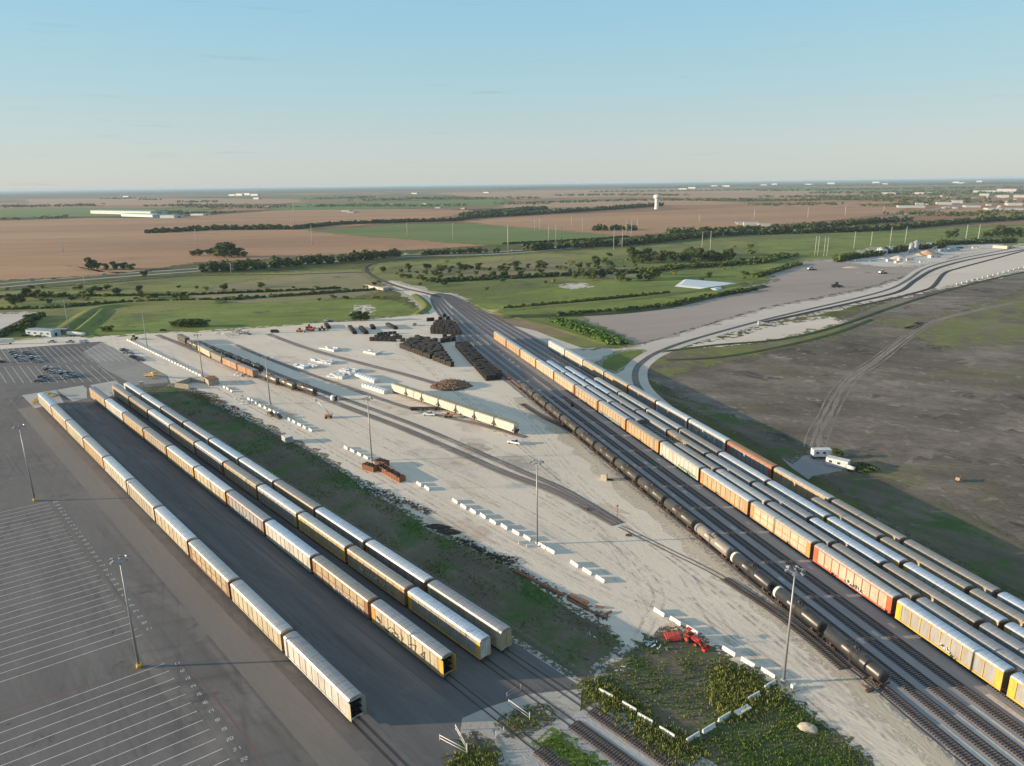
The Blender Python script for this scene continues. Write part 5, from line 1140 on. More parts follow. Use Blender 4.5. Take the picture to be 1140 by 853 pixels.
# conveyors
for (x0,y0,z0),(x1,y1,z1),lb in [((1005,288,1),(1016,281,10),'inclined conveyor feeding the grey silos'),((1030,282,1),(1042,281,8),'inclined conveyor beside the orange sand heap')]:
    a_=Vector((*P(x0,y0),z0)); b_=Vector((*P(x1,y1),z1)); t=thing('conveyor',(a_.x,a_.y,0),0,lb,'conveyor')
    m_=MB(); o=Vector((a_.x,a_.y,0)); m_.tube(a_-o,b_-o,.7,n=4,smooth=False); m_.build('belt',M_steel,t); m_=MB(); m_.tube((b_.x-o.x,b_.y-o.y,0),b_-o,.25,n=6); m_.build('leg',M_steel,t)
far_shed(1105,276,1121,277,3.2,'open cream shed at the end of the rail loops',M_cream,M_groof,16)
# masts and poles
def light_tower(b,hgt,label,n=6,rz=0):
    x,y=P(*b) if not isinstance(b[0],float) else b
    t=thing('light_tower',(x,y,0),rz,label,'light tower','tall floodlight towers')
    m_=MB(); m_.tube((0,0,0),(0,0,hgt),.30,.14,12); m_.build('mast',M_steel,t)
    m_=MB(); m_.tube((0,0,0),(0,0,.95),.55,.55,16); m_.build('base',M_yel if b[1]>540 and b[0]<200 else M_concg,t)
    m_=MB()
    for k in range(16):
        a_=2*pi*k/16;b2=2*pi*(k+1)/16; m_.tube((1.25*cos(a_),1.25*sin(a_),hgt-.35),(1.25*cos(b2),1.25*sin(b2),hgt-.35),.06,n=5)
    for k in range(4): a_=k*pi/2; m_.tube((0,0,hgt-.35),(1.25*cos(a_),1.25*sin(a_),hgt-.35),.05,n=5)
    m_.build('ring',M_steel,t)
    for k in range(n):
        a_=2*pi*k/n; m_=MB(); m_.box((1.65*cos(a_),1.65*sin(a_),hgt-.45),(.75,.55,.38),a_,.35); m_.build('floodlight',M_steel,t)
    return t
LT=[((39,558),26.8,'floodlight tower with yellow base at the far corner of the striped lot'),((155,743),26.6,'floodlight tower with yellow base between the striped lot stalls'),((414,513),24.9,'floodlight tower standing behind the rusty bins'),((598,606),25.9,'floodlight tower by the tipped barriers mid yard'),((872,760),26.5,'floodlight tower at the corner of the weedy plot'),((301,450),23.5,'floodlight tower beside the round junk barrels'),((226,420),24,'floodlight tower beside the concrete block shed')]
for b_,h_,lb in LT: light_tower(b_,h_,lb)
for b_,t_,lb in [((164,386),(160,348),'bare pole beside the chain of barriers'),((77,368),(73,334),'pale pole beside the long white tank')]:
    x,y=P(*b_); t=thing('lamp_pole',(x,y,0),0,lb,'pole'); hgt=pole_h(b_,t_); m_=MB(); m_.tube((0,0,0),(0,0,hgt),.3,.16,10); m_.build('mast',M_pole,t); m_=MB(); m_.box((0,0,hgt),(1.6,.3,.2)); m_.build('crossarm',M_steel,t)
TPO=[(560,180,[(20,350,270),(135,292,238),(156,292,238),(193,343,265),(224,342,263),(248,342,263),(336,305,240),(520,320,247),(543,320,245),(468,375,283),(504,365,285),(840,390,298),(875,393,293),(830,258,225),(568,280,240),(290,275,230),(1062,245,200)]),
(840,180,[(255,397,315),(267,397,315),(293,400,320),(306,400,320),(420,368,296),(492,358,296),(573,350,275),(637,345,275),(893,335,267),(943,347,267),(225,240,195),(383,230,185),(545,222,180)]),
(280,180,[(660,320,258),(853,332,260),(1086,385,268),(258,350,272),(183,270,168)]),(0,180,[(267,384,320),(833,360,285),(360,522,483),(978,472,425)])]
for ox,oy,l_ in TPO:
    for x,yb_,yt in l_:
        b_=(ox+x/3.8,oy+yb_/3.8); hgt=pole_h(b_,(ox+x/3.8,oy+yt/3.8)); p=P(*b_); D=math.hypot(*p)
        t=thing('transmission_pole',(p[0],p[1],0),.3,'slender pale transmission pole standing out on the open fields','pole','transmission poles across the fields')
        r_=min(.9,max(.35,D*.0005)); m_=MB(); m_.tube((0,0,0),(0,0,hgt),r_,r_*.6,8); m_.build('mast',M_pole,t)
        m_=MB()
        for k in range(3): m_.box(((-1)**k*1.2,0,hgt-1-k*2.5),(2.6,r_*.5,r_*.5))
        m_.build('insulator_arm',M_pole,t)
# water tower
x,y=P(731,233); t=thing('water_tower',(x,y,0),0,'white mushroom shaped water tower beyond the brown fields','water tower')
hgt=pole_h((731,233),(731,216.5)); s_=hgt
MB().lathe_z([(s_*.17,0),(s_*.15,s_*.1),(s_*.145,s_*.68)],(0,0),20).build('stem',M_white,t)
MB().lathe_z([(s_*.145,s_*.68),(s_*.24,s_*.74),(s_*.25,s_*.9),(s_*.2,s_*.96),(0,s_)],(0,0),20).build('bowl',M_white,t)
# cars parked on and lorries moving along the highway
# ================================================================ YARD THINGS
# --- jersey barriers
def jersey(name='jersey_barrier'):
    t=MB(); sec=[(-.36,0),(.36,0),(.36,.08),(.17,.36),(.11,.95),(-.11,.95),(-.17,.36),(-.36,.08)]
    t.prism_x(sec[::-1],-1.8,1.8); t.box((-1.0,0,.04),(.5,.76,.06)); t.box((1.0,0,.04),(.5,.76,.06))
    return t.mesh(name,M_conw)
ME_J=jersey()
def jb(p,rz,label,group,sc=1.0,rx=0,z=.0,mat=None):
    o=mk('jersey_barrier',ME_J); o.location=(p[0],p[1],z+.07); o.rotation_euler=(rx,0,rz); o.scale=(sc*.92,sc,sc*.95)
    return tag(o,label,'barrier',group)
def jrow(pts,rz,label,group,sc=1.0):
    for i,p in enumerate(pts):
        jb(p,(rz if rz is not None else axis(pts[max(0,i-1)],pts[min(len(pts)-1,i+1)]))+rt.uniform(-.06,.06),label,group,sc)
BR=R(-54)
jrow(Z(640,660,4.385,[(412,102),(492,145),(573,190),(752,293),(845,347),(943,400)]),BR,'white concrete barrier in the spaced line beside the weedy plot','barriers beside the weedy plot')
jrow(Z(500,580,5.168,[(253,12),(318,40),(385,73),(450,105),(535,150),(585,178)]),BR,'white concrete barrier in the group at the mid yard floodlight tower','barriers at the mid yard tower')
jrow(Z(500,580,5.168,[(722,255),(795,298),(870,342)]),BR,'white concrete barrier in the trio below the mid yard tower','barrier trio')
jrow(Z(280,400,3.8,[(862,605),(898,628),(938,648),(980,668)]),BR,'white concrete barrier in the line of four above the mid yard tower','line of four barriers')
jrow(Z(360,480,7.106,[(758,427),(822,460)]),BR,'white concrete barrier of the pair beyond the rusty bins','barrier pair')
jrow(Z(360,480,7.106,[(180,140),(230,163),(285,190),(338,216)]),BR,'white concrete barrier of the four before the rusty bins','four barriers before the bins')
jrow(Z(280,400,3.8,[(160,258),(180,268),(203,280),(225,292),(250,303)]),BR,'white concrete barrier of the five past the dark cart','five barriers past the cart')
jrow(Z(180,400,7.106,[(690,320),(720,335),(745,352),(780,372),(820,390),(858,408),(893,425),(928,438)]),BR,'white concrete barrier behind the round junk','barriers behind the junk')
jrow(Z(180,400,7.106,[(497,228),(523,240),(553,258)]),BR,'white concrete barrier of the three past the block shed','three barriers past the block shed')
a_=Vector(P(90+285/5.43,350+160/5.43)); b_=Vector(P(90+720/5.43,350+372/5.43))
for i in range(28):
    q=a_.lerp(b_,i/27); jb((q.x,q.y),axis(a_,b_)+rt.uniform(-.05,.05),'white concrete barrier in the long chain leading to the block shed','long barrier chain')
jrow(Z(760,733,7.106,[(80,640),(205,568),(330,480),(560,315),(690,222)]),R(32),'grey white barrier half sunk in the weeds of the diagonal line','diagonal barriers in the weeds')
jb(Z(760,733,7.106,[(460,415)])[0],R(32),'white concrete barrier tipped over on its side in the weeds',None,1.15,R(78),.25)
jrow(Z(600,733,7.106,[(530,295),(715,400),(840,492),(1012,602)]),R(-44),'white barrier buried in the tall reeds beside the sidings','barriers in the reeds')
for k,(x,y) in enumerate([(430,130),(475,150)]): jb(Z(500,580,5.168,[(x,y)])[0],R(8),'grey barrier lying crosswise beside the mid yard tower','crosswise grey barriers',.9)
# --- creosoted tie stacks
def stack_mesh(nl,nw,L_=2.6,seed=0,name='tie_stack'):
    rnd=random.Random(seed); m_=MB()
    for l in range(nl):
        for i in range(nw):
            m_.box((rnd.uniform(-.06,.06),(i-(nw-1)/2)*.26,.1+l*.2+.06*(l//4)),(L_,.235,.18),rnd.uniform(-.01,.01))
        if l%4==3: 
            for x in (-.8,.8): m_.box((x,0,.1+l*.2+.12),(.1,nw*.26,.05))
    return m_.mesh(name,M_tie)
TS=[stack_mesh(14,9,2.6,1),stack_mesh(12,8,2.6,2),stack_mesh(8,8,2.6,3)]
def tie(p,rz,k,label,group):
    o=mk('tie_stack',TS[k]); o.location=(p[0],p[1],.03); o.rotation_euler=(0,0,rz); tag(o,label,'tie stack',group)
def tiefield(a_,b_,n,rows,sp,k,label,group,skip=.05,rz=None):
    a_=Vector(a_);b_=Vector(b_); d_=(b_-a_).normalized(); nrm=Vector((-d_.y,d_.x)); an=math.atan2(d_.y,d_.x)
    for i in range(n):
        for j in range(rows):
            if rt.random()<skip: continue
            q=a_.lerp(b_,i/max(1,n-1))+nrm*((j-(rows-1)/2)*sp)
            tie(q,(an+pi/2 if rz is None else rz)+rt.uniform(-.03,.03),k if rt.random()<.8 else 1,label,group)
GZ=lambda x,y:P(430+x/6.7,320+y/6.7)
tiefield(GZ(565,440),GZ(800,690),26,3,2.95,0,'black creosoted tie stack in the long column beside the yard tracks','tie stacks in the long column',.02)
def tieblock(F0,F1,B0,B1,ku,label,group,sp=3.5,skip=.05,pitch=2.95):
    F0,F1,B0,B1=[Vector(q) for q in (F0,F1,B0,B1)]
    rows=max(1,int(((F0+F1)/2-(B0+B1)/2).length/sp)+1)
    for r_ in range(rows):
        t=r_/max(1,rows-1); a_=F0.lerp(B0,t)+Vector((rt.uniform(-1,1),0)); b_=F1.lerp(B1,t); n=max(2,int((b_-a_).length/pitch)+1); an=math.atan2((b_-a_).y,(b_-a_).x)
        nm=('front','second','third','fourth','fifth','sixth','seventh','eighth','ninth','tenth')[min(r_,9)]
        for i in range(n):
            if rt.random()<skip: continue
            q=a_.lerp(b_,i/(n-1)); tie((q.x,q.y),an+rt.uniform(-.04,.04),ku if rt.random()<.7 else 1,label%nm,group)
tieblock(GZ(125,452),GZ(485,590),GZ(225,388),GZ(365,412),0,'dark tie stack in the %s row of the big tie field','stacks of the big tie field',4.2)
tieblock(GZ(345,345),GZ(545,352),GZ(375,272),GZ(500,278),0,'dark tie stack in the %s row of the block below the throat','stacks of the block below the throat',4.6)
tieblock(GZ(425,412),GZ(500,400),GZ(430,380),GZ(500,375),0,'dark tie stack in the %s row of the small square','small square of tie stacks',5)
tieblock(GZ(310,252),GZ(460,240),GZ(370,225),GZ(435,222),1,'low tie stack in the %s row at the head of the yard','stacks at the head of the yard',7,.2)
CZ=lambda x,y:P(280+x/3.8,350+y/3.8)
tieblock(CZ(515,112),CZ(640,116),CZ(545,86),CZ(605,82),2,'low tie stack in the %s row of the loose block','loose block left of the big field',6,.1)
for k,(x,y,x2,y2,lb) in enumerate([(415,52,438,82,'dark bundle of long poles, west one of the parallel pair'),(462,55,487,82,'dark bundle of long poles, east one of the parallel pair'),(508,48,518,62,'short dark bundle of poles right of the parallel pair'),(575,42,612,62,'dark bundle of long poles left of the tie block'),(315,42,328,60,'dark bundle of poles beside the orange trucks')]):
    A_=CZ(x,y+4);B_=CZ(x2,y2+2); l=math.hypot(A_[0]-B_[0],A_[1]-B_[1]); m_=MB(); rnd=random.Random(k)
    for i in range(6):
        for j in range(4): m_.tube((-l/2+rnd.uniform(-.4,.4),(i-2.5)*.5,.3+j*.48),(l/2+rnd.uniform(-.4,.4),(i-2.5)*.5,.3+j*.48),.24,n=6)
    o=m_.build('pole_bundle',M_tie); o.location=((A_[0]+B_[0])/2,(A_[1]+B_[1])/2,0); o.rotation_euler=(0,0,axis(A_,B_)); tag(o,lb,'pole bundle','dark pole bundles')
# --- white wrapped bundles
def wrapbundle(p,rz,l,w,h,label,seed=0):
    rnd=random.Random(seed); t=thing('wrapped_bundle',(p[0],p[1],0),rz,label,'wrapped bundle','white wrapped lumber bundles'); nx=max(1,int(l/2.6)); 
    for i in range(nx):
        for j in range(max(1,int(w/1.3))):
            hh_=h*.72*rnd.choice((1,1,.66,.4)); m_=MB(); m_.box((-l/2+(i+.5)*l/nx,-w/2+.65+j*1.3,hh_/2+.1),(l/nx*.9,1.15,hh_),rnd.uniform(-.04,.04)); m_.build('pack',M_wrap,t)
    m_=MB()
    for i in range(nx*2): m_.box((-l/2+(i+.5)*l/nx/2,0,.06),(.15,w,.12))
    m_.build('bearer',M_wood,t)
for k,(x,y,x2,y2,w,h,lb) in enumerate([(298,142,335,150,5,1.8,'white wrapped packs west of the middle track'),(335,148,368,156,7,1.8,'larger white wrapped packs beside the middle track'),(488,160,540,170,6,1.8,'white wrapped packs alone right of the middle track'),(265,192,305,205,5,1.6,'loose white packs north of the hopper track'),(305,203,352,208,7,2.,'white and dark packs north of the hopper track'),(192,215,240,228,6,1.6,'pale packs left of the hopper track'),(240,215,278,226,5,1.4,'pale packs nearer the hopper track'),(340,258,408,268,9,2.2,'grey white packs in the square beside the hopper track'),(385,238,450,246,7,2,'white packs just beyond the hopper track')]):
    A_=CZ(x,y);B_=CZ(x2,y2); wrapbundle(((A_[0]+B_[0])/2,(A_[1]+B_[1])/2),axis(A_,B_),math.hypot(A_[0]-B_[0],A_[1]-B_[1]),w,h,lb,k)
for k,(x,y,x2,y2,lb) in enumerate([(448,262,530,290,'long white covered bundle just north of the hopper wagons'),(478,306,572,336,'long white covered bundle south of the hopper track')]):
    A_=CZ(x,y);B_=CZ(x2,y2); l=math.hypot(A_[0]-B_[0],A_[1]-B_[1]); t=thing('covered_bundle',((A_[0]+B_[0])/2,(A_[1]+B_[1])/2,0),axis(A_,B_),lb,'covered bundle')
    m_=MB(); m_.prism_x([(-1.7,.1),(1.7,.1),(1.7,1.6),(1.1,2.1),(-1.1,2.1),(-1.7,1.6)],-l/2,l/2); m_.build('cover',M_wrap,t)
    m_=MB(); 
    for i in range(7): m_.box((-l/2+(i+.5)*l/7,0,1.08),(.1,3.5,2.1))
    m_.build('strap',M_steel,t)
# --- scrap wood heap
def junk(name,pts,n,size,mats,label,seed=1,h=.6,cat='debris'):
    rnd=random.Random(seed); m_=MB(); xs=pts; cx=sum(p[0] for p in pts)/len(pts); 
    for i in range(n):
        k=rnd.random()*(len(pts)-1); a_=Vector(pts[int(k)]); b_=Vector(pts[min(len(pts)-1,int(k)+1)]); q=a_.lerp(b_,k%1)+Vector((rnd.gauss(0,size*1.2),rnd.gauss(0,size*1.2)))
        m_.box((q.x,q.y,rnd.uniform(.05,h)),(size*rnd.uniform(.4,1.6),size*rnd.uniform(.1,.5),size*rnd.uniform(.08,.35)),rnd.uniform(0,6.3),rnd.uniform(-.35,.35),rnd.uniform(-.3,.3))
    return tag(m_.build(name,mats),label,cat,None,'stuff')
c=Vector(P(502,430)); m_=MB(); rnd=random.Random(4)
heap(503,430,10.5,9,3.0,smat('old_timber_heap',(.17,.115,.08),.9,0,.8,1.5,(.05,.035,.03)),'brown heap of broken timber at the end of the track',name='timber_heap',seed=9)
for i in range(420):
    a_=rnd.uniform(0,6.28); r_=rnd.random()**.5*9; z=3.0*(1-r_/10.5)**.8+.15; m_.box((c.x+r_*cos(a_),c.y+r_*sin(a_),z),(rnd.uniform(1,3),.25,.2),rnd.uniform(0,3.1),rnd.uniform(-.5,.5))
tag(m_.build('broken_timber',smat('broken_timber',(.30,.19,.12),.9,0,.6,2)),'broken planks strewn over the brown timber heap','debris',None,'stuff')
JZ=lambda l:Z(180,400,7.106,l)
junk('junk_row',JZ([(260,275),(340,300),(400,320),(450,345)]),90,1.1,M_rust,'rusty junk along the edge of the grass strip near the block shed',1)
junk('junk_row',JZ([(400,345),(470,370),(540,395),(590,430),(640,455)]),130,1.0,M_concg,'broken concrete and white junk along the grass strip',2)
junk('junk_row',JZ([(480,370),(560,395),(590,410)]),40,1.1,M_under,'black scrap among the broken concrete',3)
junk('junk_row',Z(360,480,7.106,[(260,400),(330,430),(380,440),(440,500)]),70,.8,M_wrap,'white sheets of junk beside the rusty bins',4,.3)
junk('junk_row',Z(360,480,7.106,[(290,410),(420,480),(500,490),(580,545),(680,570),(760,620),(830,650)]),260,.75,M_under,'dark metal scrap strewn along the grass edge below the rusty bins',5,.4)
junk('junk_row',Z(500,580,5.168,[(40,100),(140,145),(240,200),(300,215),(370,240)]),200,.8,M_tie,'dark rotten ties along the grass edge mid yard',6,.4)
junk('junk_row',Z(500,580,5.168,[(370,285),(450,310),(560,370),(660,430),(760,480),(850,540),(900,562)]),190,.6,M_under,'rusty rails and plates lined up along the grass edge',7,.35)
for k,(x0,y0,x1,y1) in enumerate([(700,425,800,475),(690,440,800,500),(680,455,890,560),(370,285,660,435),(840,495,890,505),(900,540,935,525)]):
    A_,B_=Z(500,580,5.168,[(x0,y0),(x1,y1)]); o=MB().box((0,0,.25),(math.hypot(A_[0]-B_[0],A_[1]-B_[1]),.5 if k!=3 else .9,.3)).build('scrap_rail_bundle',M_rust); o.location=((A_[0]+B_[0])/2,(A_[1]+B_[1])/2,.05); o.rotation_euler=(0,0,axis(A_,B_)); tag(o,'rusty bundle of scrap rail, %s of those by the grass strip tip'%ORD[k],'rail bundle','scrap rail bundles')
for k,(x,y) in enumerate([(885,752),(930,765),(975,790),(1010,805)]):
    p=Z(360,480,7.106,[(x,y)])[0]; heap(360+x/7.106,480+y/7.106,3.2,1.4,.7,M_tie,'low dark heap of rotten ties, %s beside the grass edge'%ORD[k],name='tie_heap',seed=k)
junk('junk_row',JZ([(620,310),(640,315),(665,345),(690,352)]),40,1.2,M_white,'white and dark oddments by the floodlight tower',8,1.2)
junk('junk_row',JZ([(610,130),(650,130),(690,135)]),50,1.2,M_white,'pile of pale scrap beside the orange brown box wagon',9,1.2)
junk('junk_row',[P(640+365/4.385,660+265/4.385),P(640+395/4.385,660+255/4.385)],16,.8,M_wrap,'blue white plastic sheets on the weedy plot',10,.3)
junk('junk_row',[P(640+240/4.385,660+370/4.385),P(640+243/4.385,660+372/4.385)],5,.7,M_wrap,'white rubbish sacks by the dirt crossing',11,.3)
junk('junk_row',CZ and [CZ(700,400),CZ(760,405),CZ(830,430),CZ(900,440),CZ(1080,520)],70,.7,M_wood,'bits of timber scattered beside the hopper wagons',12,.2)
junk('junk_row',Z(500,580,5.168,[(780,650),(835,655)]),6,.5,M_wrap,'pale scraps on the bare tip of the grass strip',13,.15)
junk('junk_row',Z(180,350,5.7,[(350,120),(400,130),(440,150)]),40,1.3,M_white,'white and dark pallets piled beyond the mixed train',14,1.5)
junk('junk_row',Z(180,350,5.7,[(460,110),(500,125),(545,130)]),40,1.3,M_under,'dark machinery parts beyond the mixed train',15,2)
# --- rusty bins
def bins(p,rz,l,w,h,label):
    t=thing('scrap_bin',(p[0],p[1],0),rz,label,'scrap bin'); m_=MB()
    for s_ in (-1,1): m_.box((0,s_*(w/2-.05),h/2),(l,.12,h)); m_.box((s_*(l/2-.05),0,h/2),(.12,w-.24,h)); 
    m_.box((0,0,.12),(l-.24,w-.24,.2)); m_.build('shell',M_rust,t)
    m_=MB()
    for i in range(int(l/1.1)): 
        for s_ in (-1,1): m_.box((-l/2+.5+i*1.1,s_*(w/2+.05),h/2),(.14,.12,h*.96))
    m_.build('ribs',M_rust,t)
    m_=MB(); rnd=random.Random(int(l*10))
    for i in range(60): m_.box((rnd.uniform(-l/2+.4,l/2-.4),rnd.uniform(-w/2+.3,w/2-.3),h-.3+rnd.uniform(-.2,.35)),(rnd.uniform(.5,2),.3,.25),rnd.uniform(0,3),rnd.uniform(-.3,.3))
    tag(m_.build('scrap_load',M_under,t),kind='stuff')
bz=lambda x,y:Z(360,480,7.106,[(x,y)])[0]
A_=bz(430,312);B_=bz(600,412); bins(((A_[0]+B_[0])/2+.8,(A_[1]+B_[1])/2+1.4),axis(A_,B_),math.hypot(A_[0]-B_[0],A_[1]-B_[1])*1.05,2.6,1.9,'long rusty orange scrap bin beside the floodlight tower')
A_=bz(315,300);B_=bz(400,328); bins(((A_[0]+B_[0])/2+.5,(A_[1]+B_[1])/2+1),axis(A_,B_),6,2.6,2.0,'short rusty scrap bin at the head of the long one')
A_=bz(400,285);B_=bz(450,300); bins(((A_[0]+B_[0])/2+1.5,(A_[1]+B_[1])/2+2.5),axis(A_,B_),5,2.6,2.1,'dark rusty bin behind the two rusty bins')
# --- block shed, small sheds, container offices
def walls_box(name,p,rz,l,w,h,mat,label,roof=None,openside=None,cat='shed'):
    t=thing(name,(p[0],p[1],0),rz,label,cat)
    m_=MB()
    if openside!='s': m_.box((0,-w/2,h/2),(l,.3,h))
    m_.box((0,w/2,h/2),(l,.3,h)); m_.box((-l/2+.15,0,h/2),(.3,w-.3,h)); 
    if openside!='e': m_.box((l/2-.15,0,h/2),(.3,w-.3,h))
    m_.build('wall',mat,t)
    if roof: MB().box((0,0,h+.1),(l+.3,w+.3,.2)).build('roof',roof,t)
    return t
M_block=smat('concrete_block_wall',(.36,.32,.25),.9,0,.4,.6)
sz=lambda x,y:Z(180,400,7.106,[(x,y)])[0]
p=sz(200,225); walls_box('block_bunker',(p[0],p[1]+4),R(-20),9,11,2.6,M_block,'open tan concrete block bunker with grey inside at the head of the grass strip',None,'e')
p=sz(380,205); walls_box('block_shed',(p[0],p[1]+3),R(-52),8,5,3,M_block,'small block shed with flat brown roof beside the bunker',M_rust)
p=sz(990,660); walls_box('white_hut',(p[0],p[1]+1),R(-50),3.6,3.0,2.4,M_concg,'little hut with white roof on the gravel by the grass strip',M_white)
junk('junk_row',[sz(1060,680),sz(1110,705)],10,.7,M_under,'dark bits beside the little white roofed hut',16,.4)
def office(p,rz,l,w,h,label,raise_=.8):
    t=thing('container_office',(p[0],p[1],0),rz,label,'container office')
    m_=MB(); m_.box((0,0,raise_+h/2),(l,w,h)); 
    for i in range(int(l/.6)): 
        for s_ in (-1,1): m_.box((-l/2+.3+i*.6,s_*(w/2+.02),raise_+h/2),(.12,.06,h*.96))
    m_.build('body',M_white,t); MB().box((0,0,raise_+h+.06),(l+.15,w+.15,.12)).build('roof',M_white,t)
    for x in (-l*.28,l*.1): MB().box((x,-w/2-.06,raise_+h*.6),(1.0,.06,.8)).build('window',M_win,t)
    MB().box((l/2-.8,-w/2-.06,raise_+1.05),(.9,.08,2.0)).build('door',M_blue,t)
    m_=MB(); 
    for x in (-l/2+.6,0,l/2-.6): m_.box((x,0,raise_/2),(.4,w*.8,raise_))
    m_.build('footing',M_under,t); 
    return t
oz=lambda x,y:Z(880,480,9.5,[(x,y)])[0]
p=oz(335,300); office((p[0],p[1]+1.5),R(0),6.6,2.6,2.5,'white container office on stilts at the end of the dirt track',1.0)
p=oz(515,390); office((p[0],p[1]+1.5),R(-42),7.5,2.8,2.8,'white container office with blue door beside the dark brush',.15)
p=oz(645,430); t=thing('white_tank_trailer',(p[0],p[1]+.5,0),R(-50),'small green and white tank trailer beside the blue door office','trailer'); m_=MB(); m_.lathe_x([(-1.3,.1),(-1.2,.7),(1.2,.7),(1.3,.1)],0,1.3,14); m_.build('tank',M_white,t); m_=MB(); m_.tube((-.6,-.8,.4),(-.6,.8,.4),.4,n=12); m_.tube((.5,-.8,.4),(.5,.8,.4),.4,n=12); m_.build('wheel',M_tyre,t)
for k,(x,y) in enumerate([(700,400),(800,385),(760,430),(500,240),(840,400)]):
    bush(oz(x,y),None,1.6,0 if k!=3 else 1,'dark brush heaped beside the white offices','brush by the offices',1.3) if False else dup(BP[1],oz(x,y),rt.uniform(0,6),'dark brush heaped beside the white offices','bush','brush by the offices',(1.3,1.1,.7))
# --- vehicles
def car_proto(kind):
    t=thing('parked_'+kind,(0,0,-60)); b=MB(); g=MB()
    if kind=='car':
        side=[(-2.3,.35),(-2.35,.75),(-2.1,.95),(-1.3,1.0),(1.15,.98),(2.1,.82),(2.35,.6),(2.3,.35)]; cab=[(-1.9,.98),(-1.3,1.42),(.35,1.45),(1.2,.96)]
    elif kind=='pickup':
        side=[(-2.8,.5),(-2.8,1.1),(-.9,1.1),(-.9,1.15),(1.3,1.15),(2.6,1.05),(2.8,.8),(2.8,.45)]; cab=[(-.85,1.14),(-.75,1.8),(.7,1.82),(1.35,1.14)]
    else:
        side=[(-2.9,.4),(-2.95,2.1),(-2.8,2.25),(1.6,2.25),(2.3,1.35),(2.9,1.1),(2.95,.45)]; cab=[(1.0,1.5),(1.0,2.15),(1.62,2.17),(2.2,1.45)]
    def ext(m_,prof,w,taper=1.0):
        n=len(prof); vs=[(x,-w,z) for x,z in prof]+[(x,w,z) for x,z in prof]; m_.add(vs,[(i,(i+1)%n,n+(i+1)%n,n+i) for i in range(n)]+[tuple(range(n))[::-1],tuple(range(n,2*n))])
    ext(b,side,.92); 
    if kind!='van': 
        x0,x1=cab[1][0],cab[2][0]; b.box(((x0+x1)/2,0,cab[1][1]+.02),(x1-x0,1.5,.05))
    b.build('body',M_any,t); ext(g,cab,.80 if kind!='van' else .94); g.build('window',M_win,t)
    wx=1.45 if kind=='car' else 1.75
    for x in (-wx,wx):
        for s_ in (-1,1): m_=MB(); m_.tube((x,s_*.72,.34),(x,s_*.95,.34),.34,n=14); m_.build('wheel',M_tyre,t)
    for s_ in (-1,1): MB().box((2.3 if kind=='car' else 2.82,s_*.65,.7 if kind!='van' else .8),(.08,.3,.14)).build('headlight',M_wrap,t)
    return t
VP={k:car_proto(k) for k in ('car','pickup','van')}
VC={'black':(.02,.02,.022),'dark blue':(.03,.05,.09),'grey':(.2,.21,.22),'silver':(.42,.43,.44),'white':(.75,.75,.74),'red':(.35,.03,.03),'brown':(.12,.07,.05)}
def veh(kind,p,rz,colr,label,group=None,z=.06): dup(VP[kind],(p[0],p[1],z),rz,label,kind if kind!='pickup' else 'pickup truck',group,None,{'body':VC[colr]})
cl=['dark blue','grey','silver','black','white','silver','grey','black']
def cars_line(pts,rz,nm,group,kinds=('car',)):
    for i,(x,y) in enumerate(pts):
        c=cl[(i*3+len(pts))%8]; veh(kinds[i%len(kinds)],P(x/6.33,360+y/6.33),rz+rt.uniform(-.04,.04),c,'%s %s, %s in the %s'%(c,kinds[i%len(kinds)],ORD[i],nm),group)
cars_line([(95,210),(108,224),(120,237),(133,248),(146,258),(160,268)],R(15),'leftmost file of parked cars','cars in the far parking lot')
cars_line([(190,212),(205,222),(228,245),(245,255),(262,265),(278,275)],R(15),'second file of parked cars','cars in the far parking lot')
cars_line([(330,320),(347,331),(362,342),(378,352)],R(15),'short file of parked cars mid lot','cars in the far parking lot')
cars_line([(432,350),(450,362),(468,375),(482,385)],R(15),'file of four parked cars near the lane','cars in the far parking lot')
cars_line([(490,360),(508,370),(528,380)],R(15),'file of three parked cars nearest the lane','cars in the far parking lot')
cars_line([(300,385),(318,400),(276,412)],R(15),'loose trio of parked cars','cars in the far parking lot',('car','pickup','car'))
cars_line([(868,190),(882,197),(895,212),(920,216)],R(10),'upper cluster beside the barrier chain','cars beside the barrier chain')
cars_line([(935,238),(952,243),(970,250),(985,256),(998,266)],R(10),'lower cluster beside the barrier chain','cars beside the barrier chain')
veh('car',P(12/6.33,360+278/6.33),R(10),'black','black car alone at the edge of the picture')
for i,(x,y,c,k) in enumerate([(370,137,'silver','pickup'),(498,137,'silver','pickup'),(597,137,'white','van'),(180,90,'black','car'),(300,92,'silver','pickup'),(270,97,'grey','car')]): veh(k,P(x/6.33,360+y/6.33),R(3),c,'%s %s, %s of those on the white road by the blue shed'%(c,k,ORD[i]),'vehicles by the blue shed',.03)
p=P(20/6.33,360+148/6.33); t=thing('white_trailer',(p[0],p[1],0),R(3),'long white box trailer at the edge of the picture','trailer'); MB().box((0,0,2.4),(14,2.6,2.7)).build('body',M_white,t); 
m_=MB(); 
for x in (-5.5,-4.3): m_.tube((x,-1.2,.5),(x,1.2,.5),.5,n=12)
m_.box((5,0,.6),(.2,2,1.1)); m_.build('wheel',M_tyre,t)
for i,(x,y,c,k) in enumerate([(100,78,'black','van'),(690,48,'grey','pickup'),(748,232,'white','pickup'),(1112,548,'white','pickup')]): veh(k,CZ(x,y),R([5,80,-15,-30][i]),c,['black van parked past the dark poles','grey pickup parked by the head of the yard','white pickup parked beside the hopper wagons','white pickup at the end of the hopper wagons'][i],None,.03) if i!=2 else veh(k,CZ(752,428),R(-15),c,'white pickup parked beside the hopper wagons',None,.03)
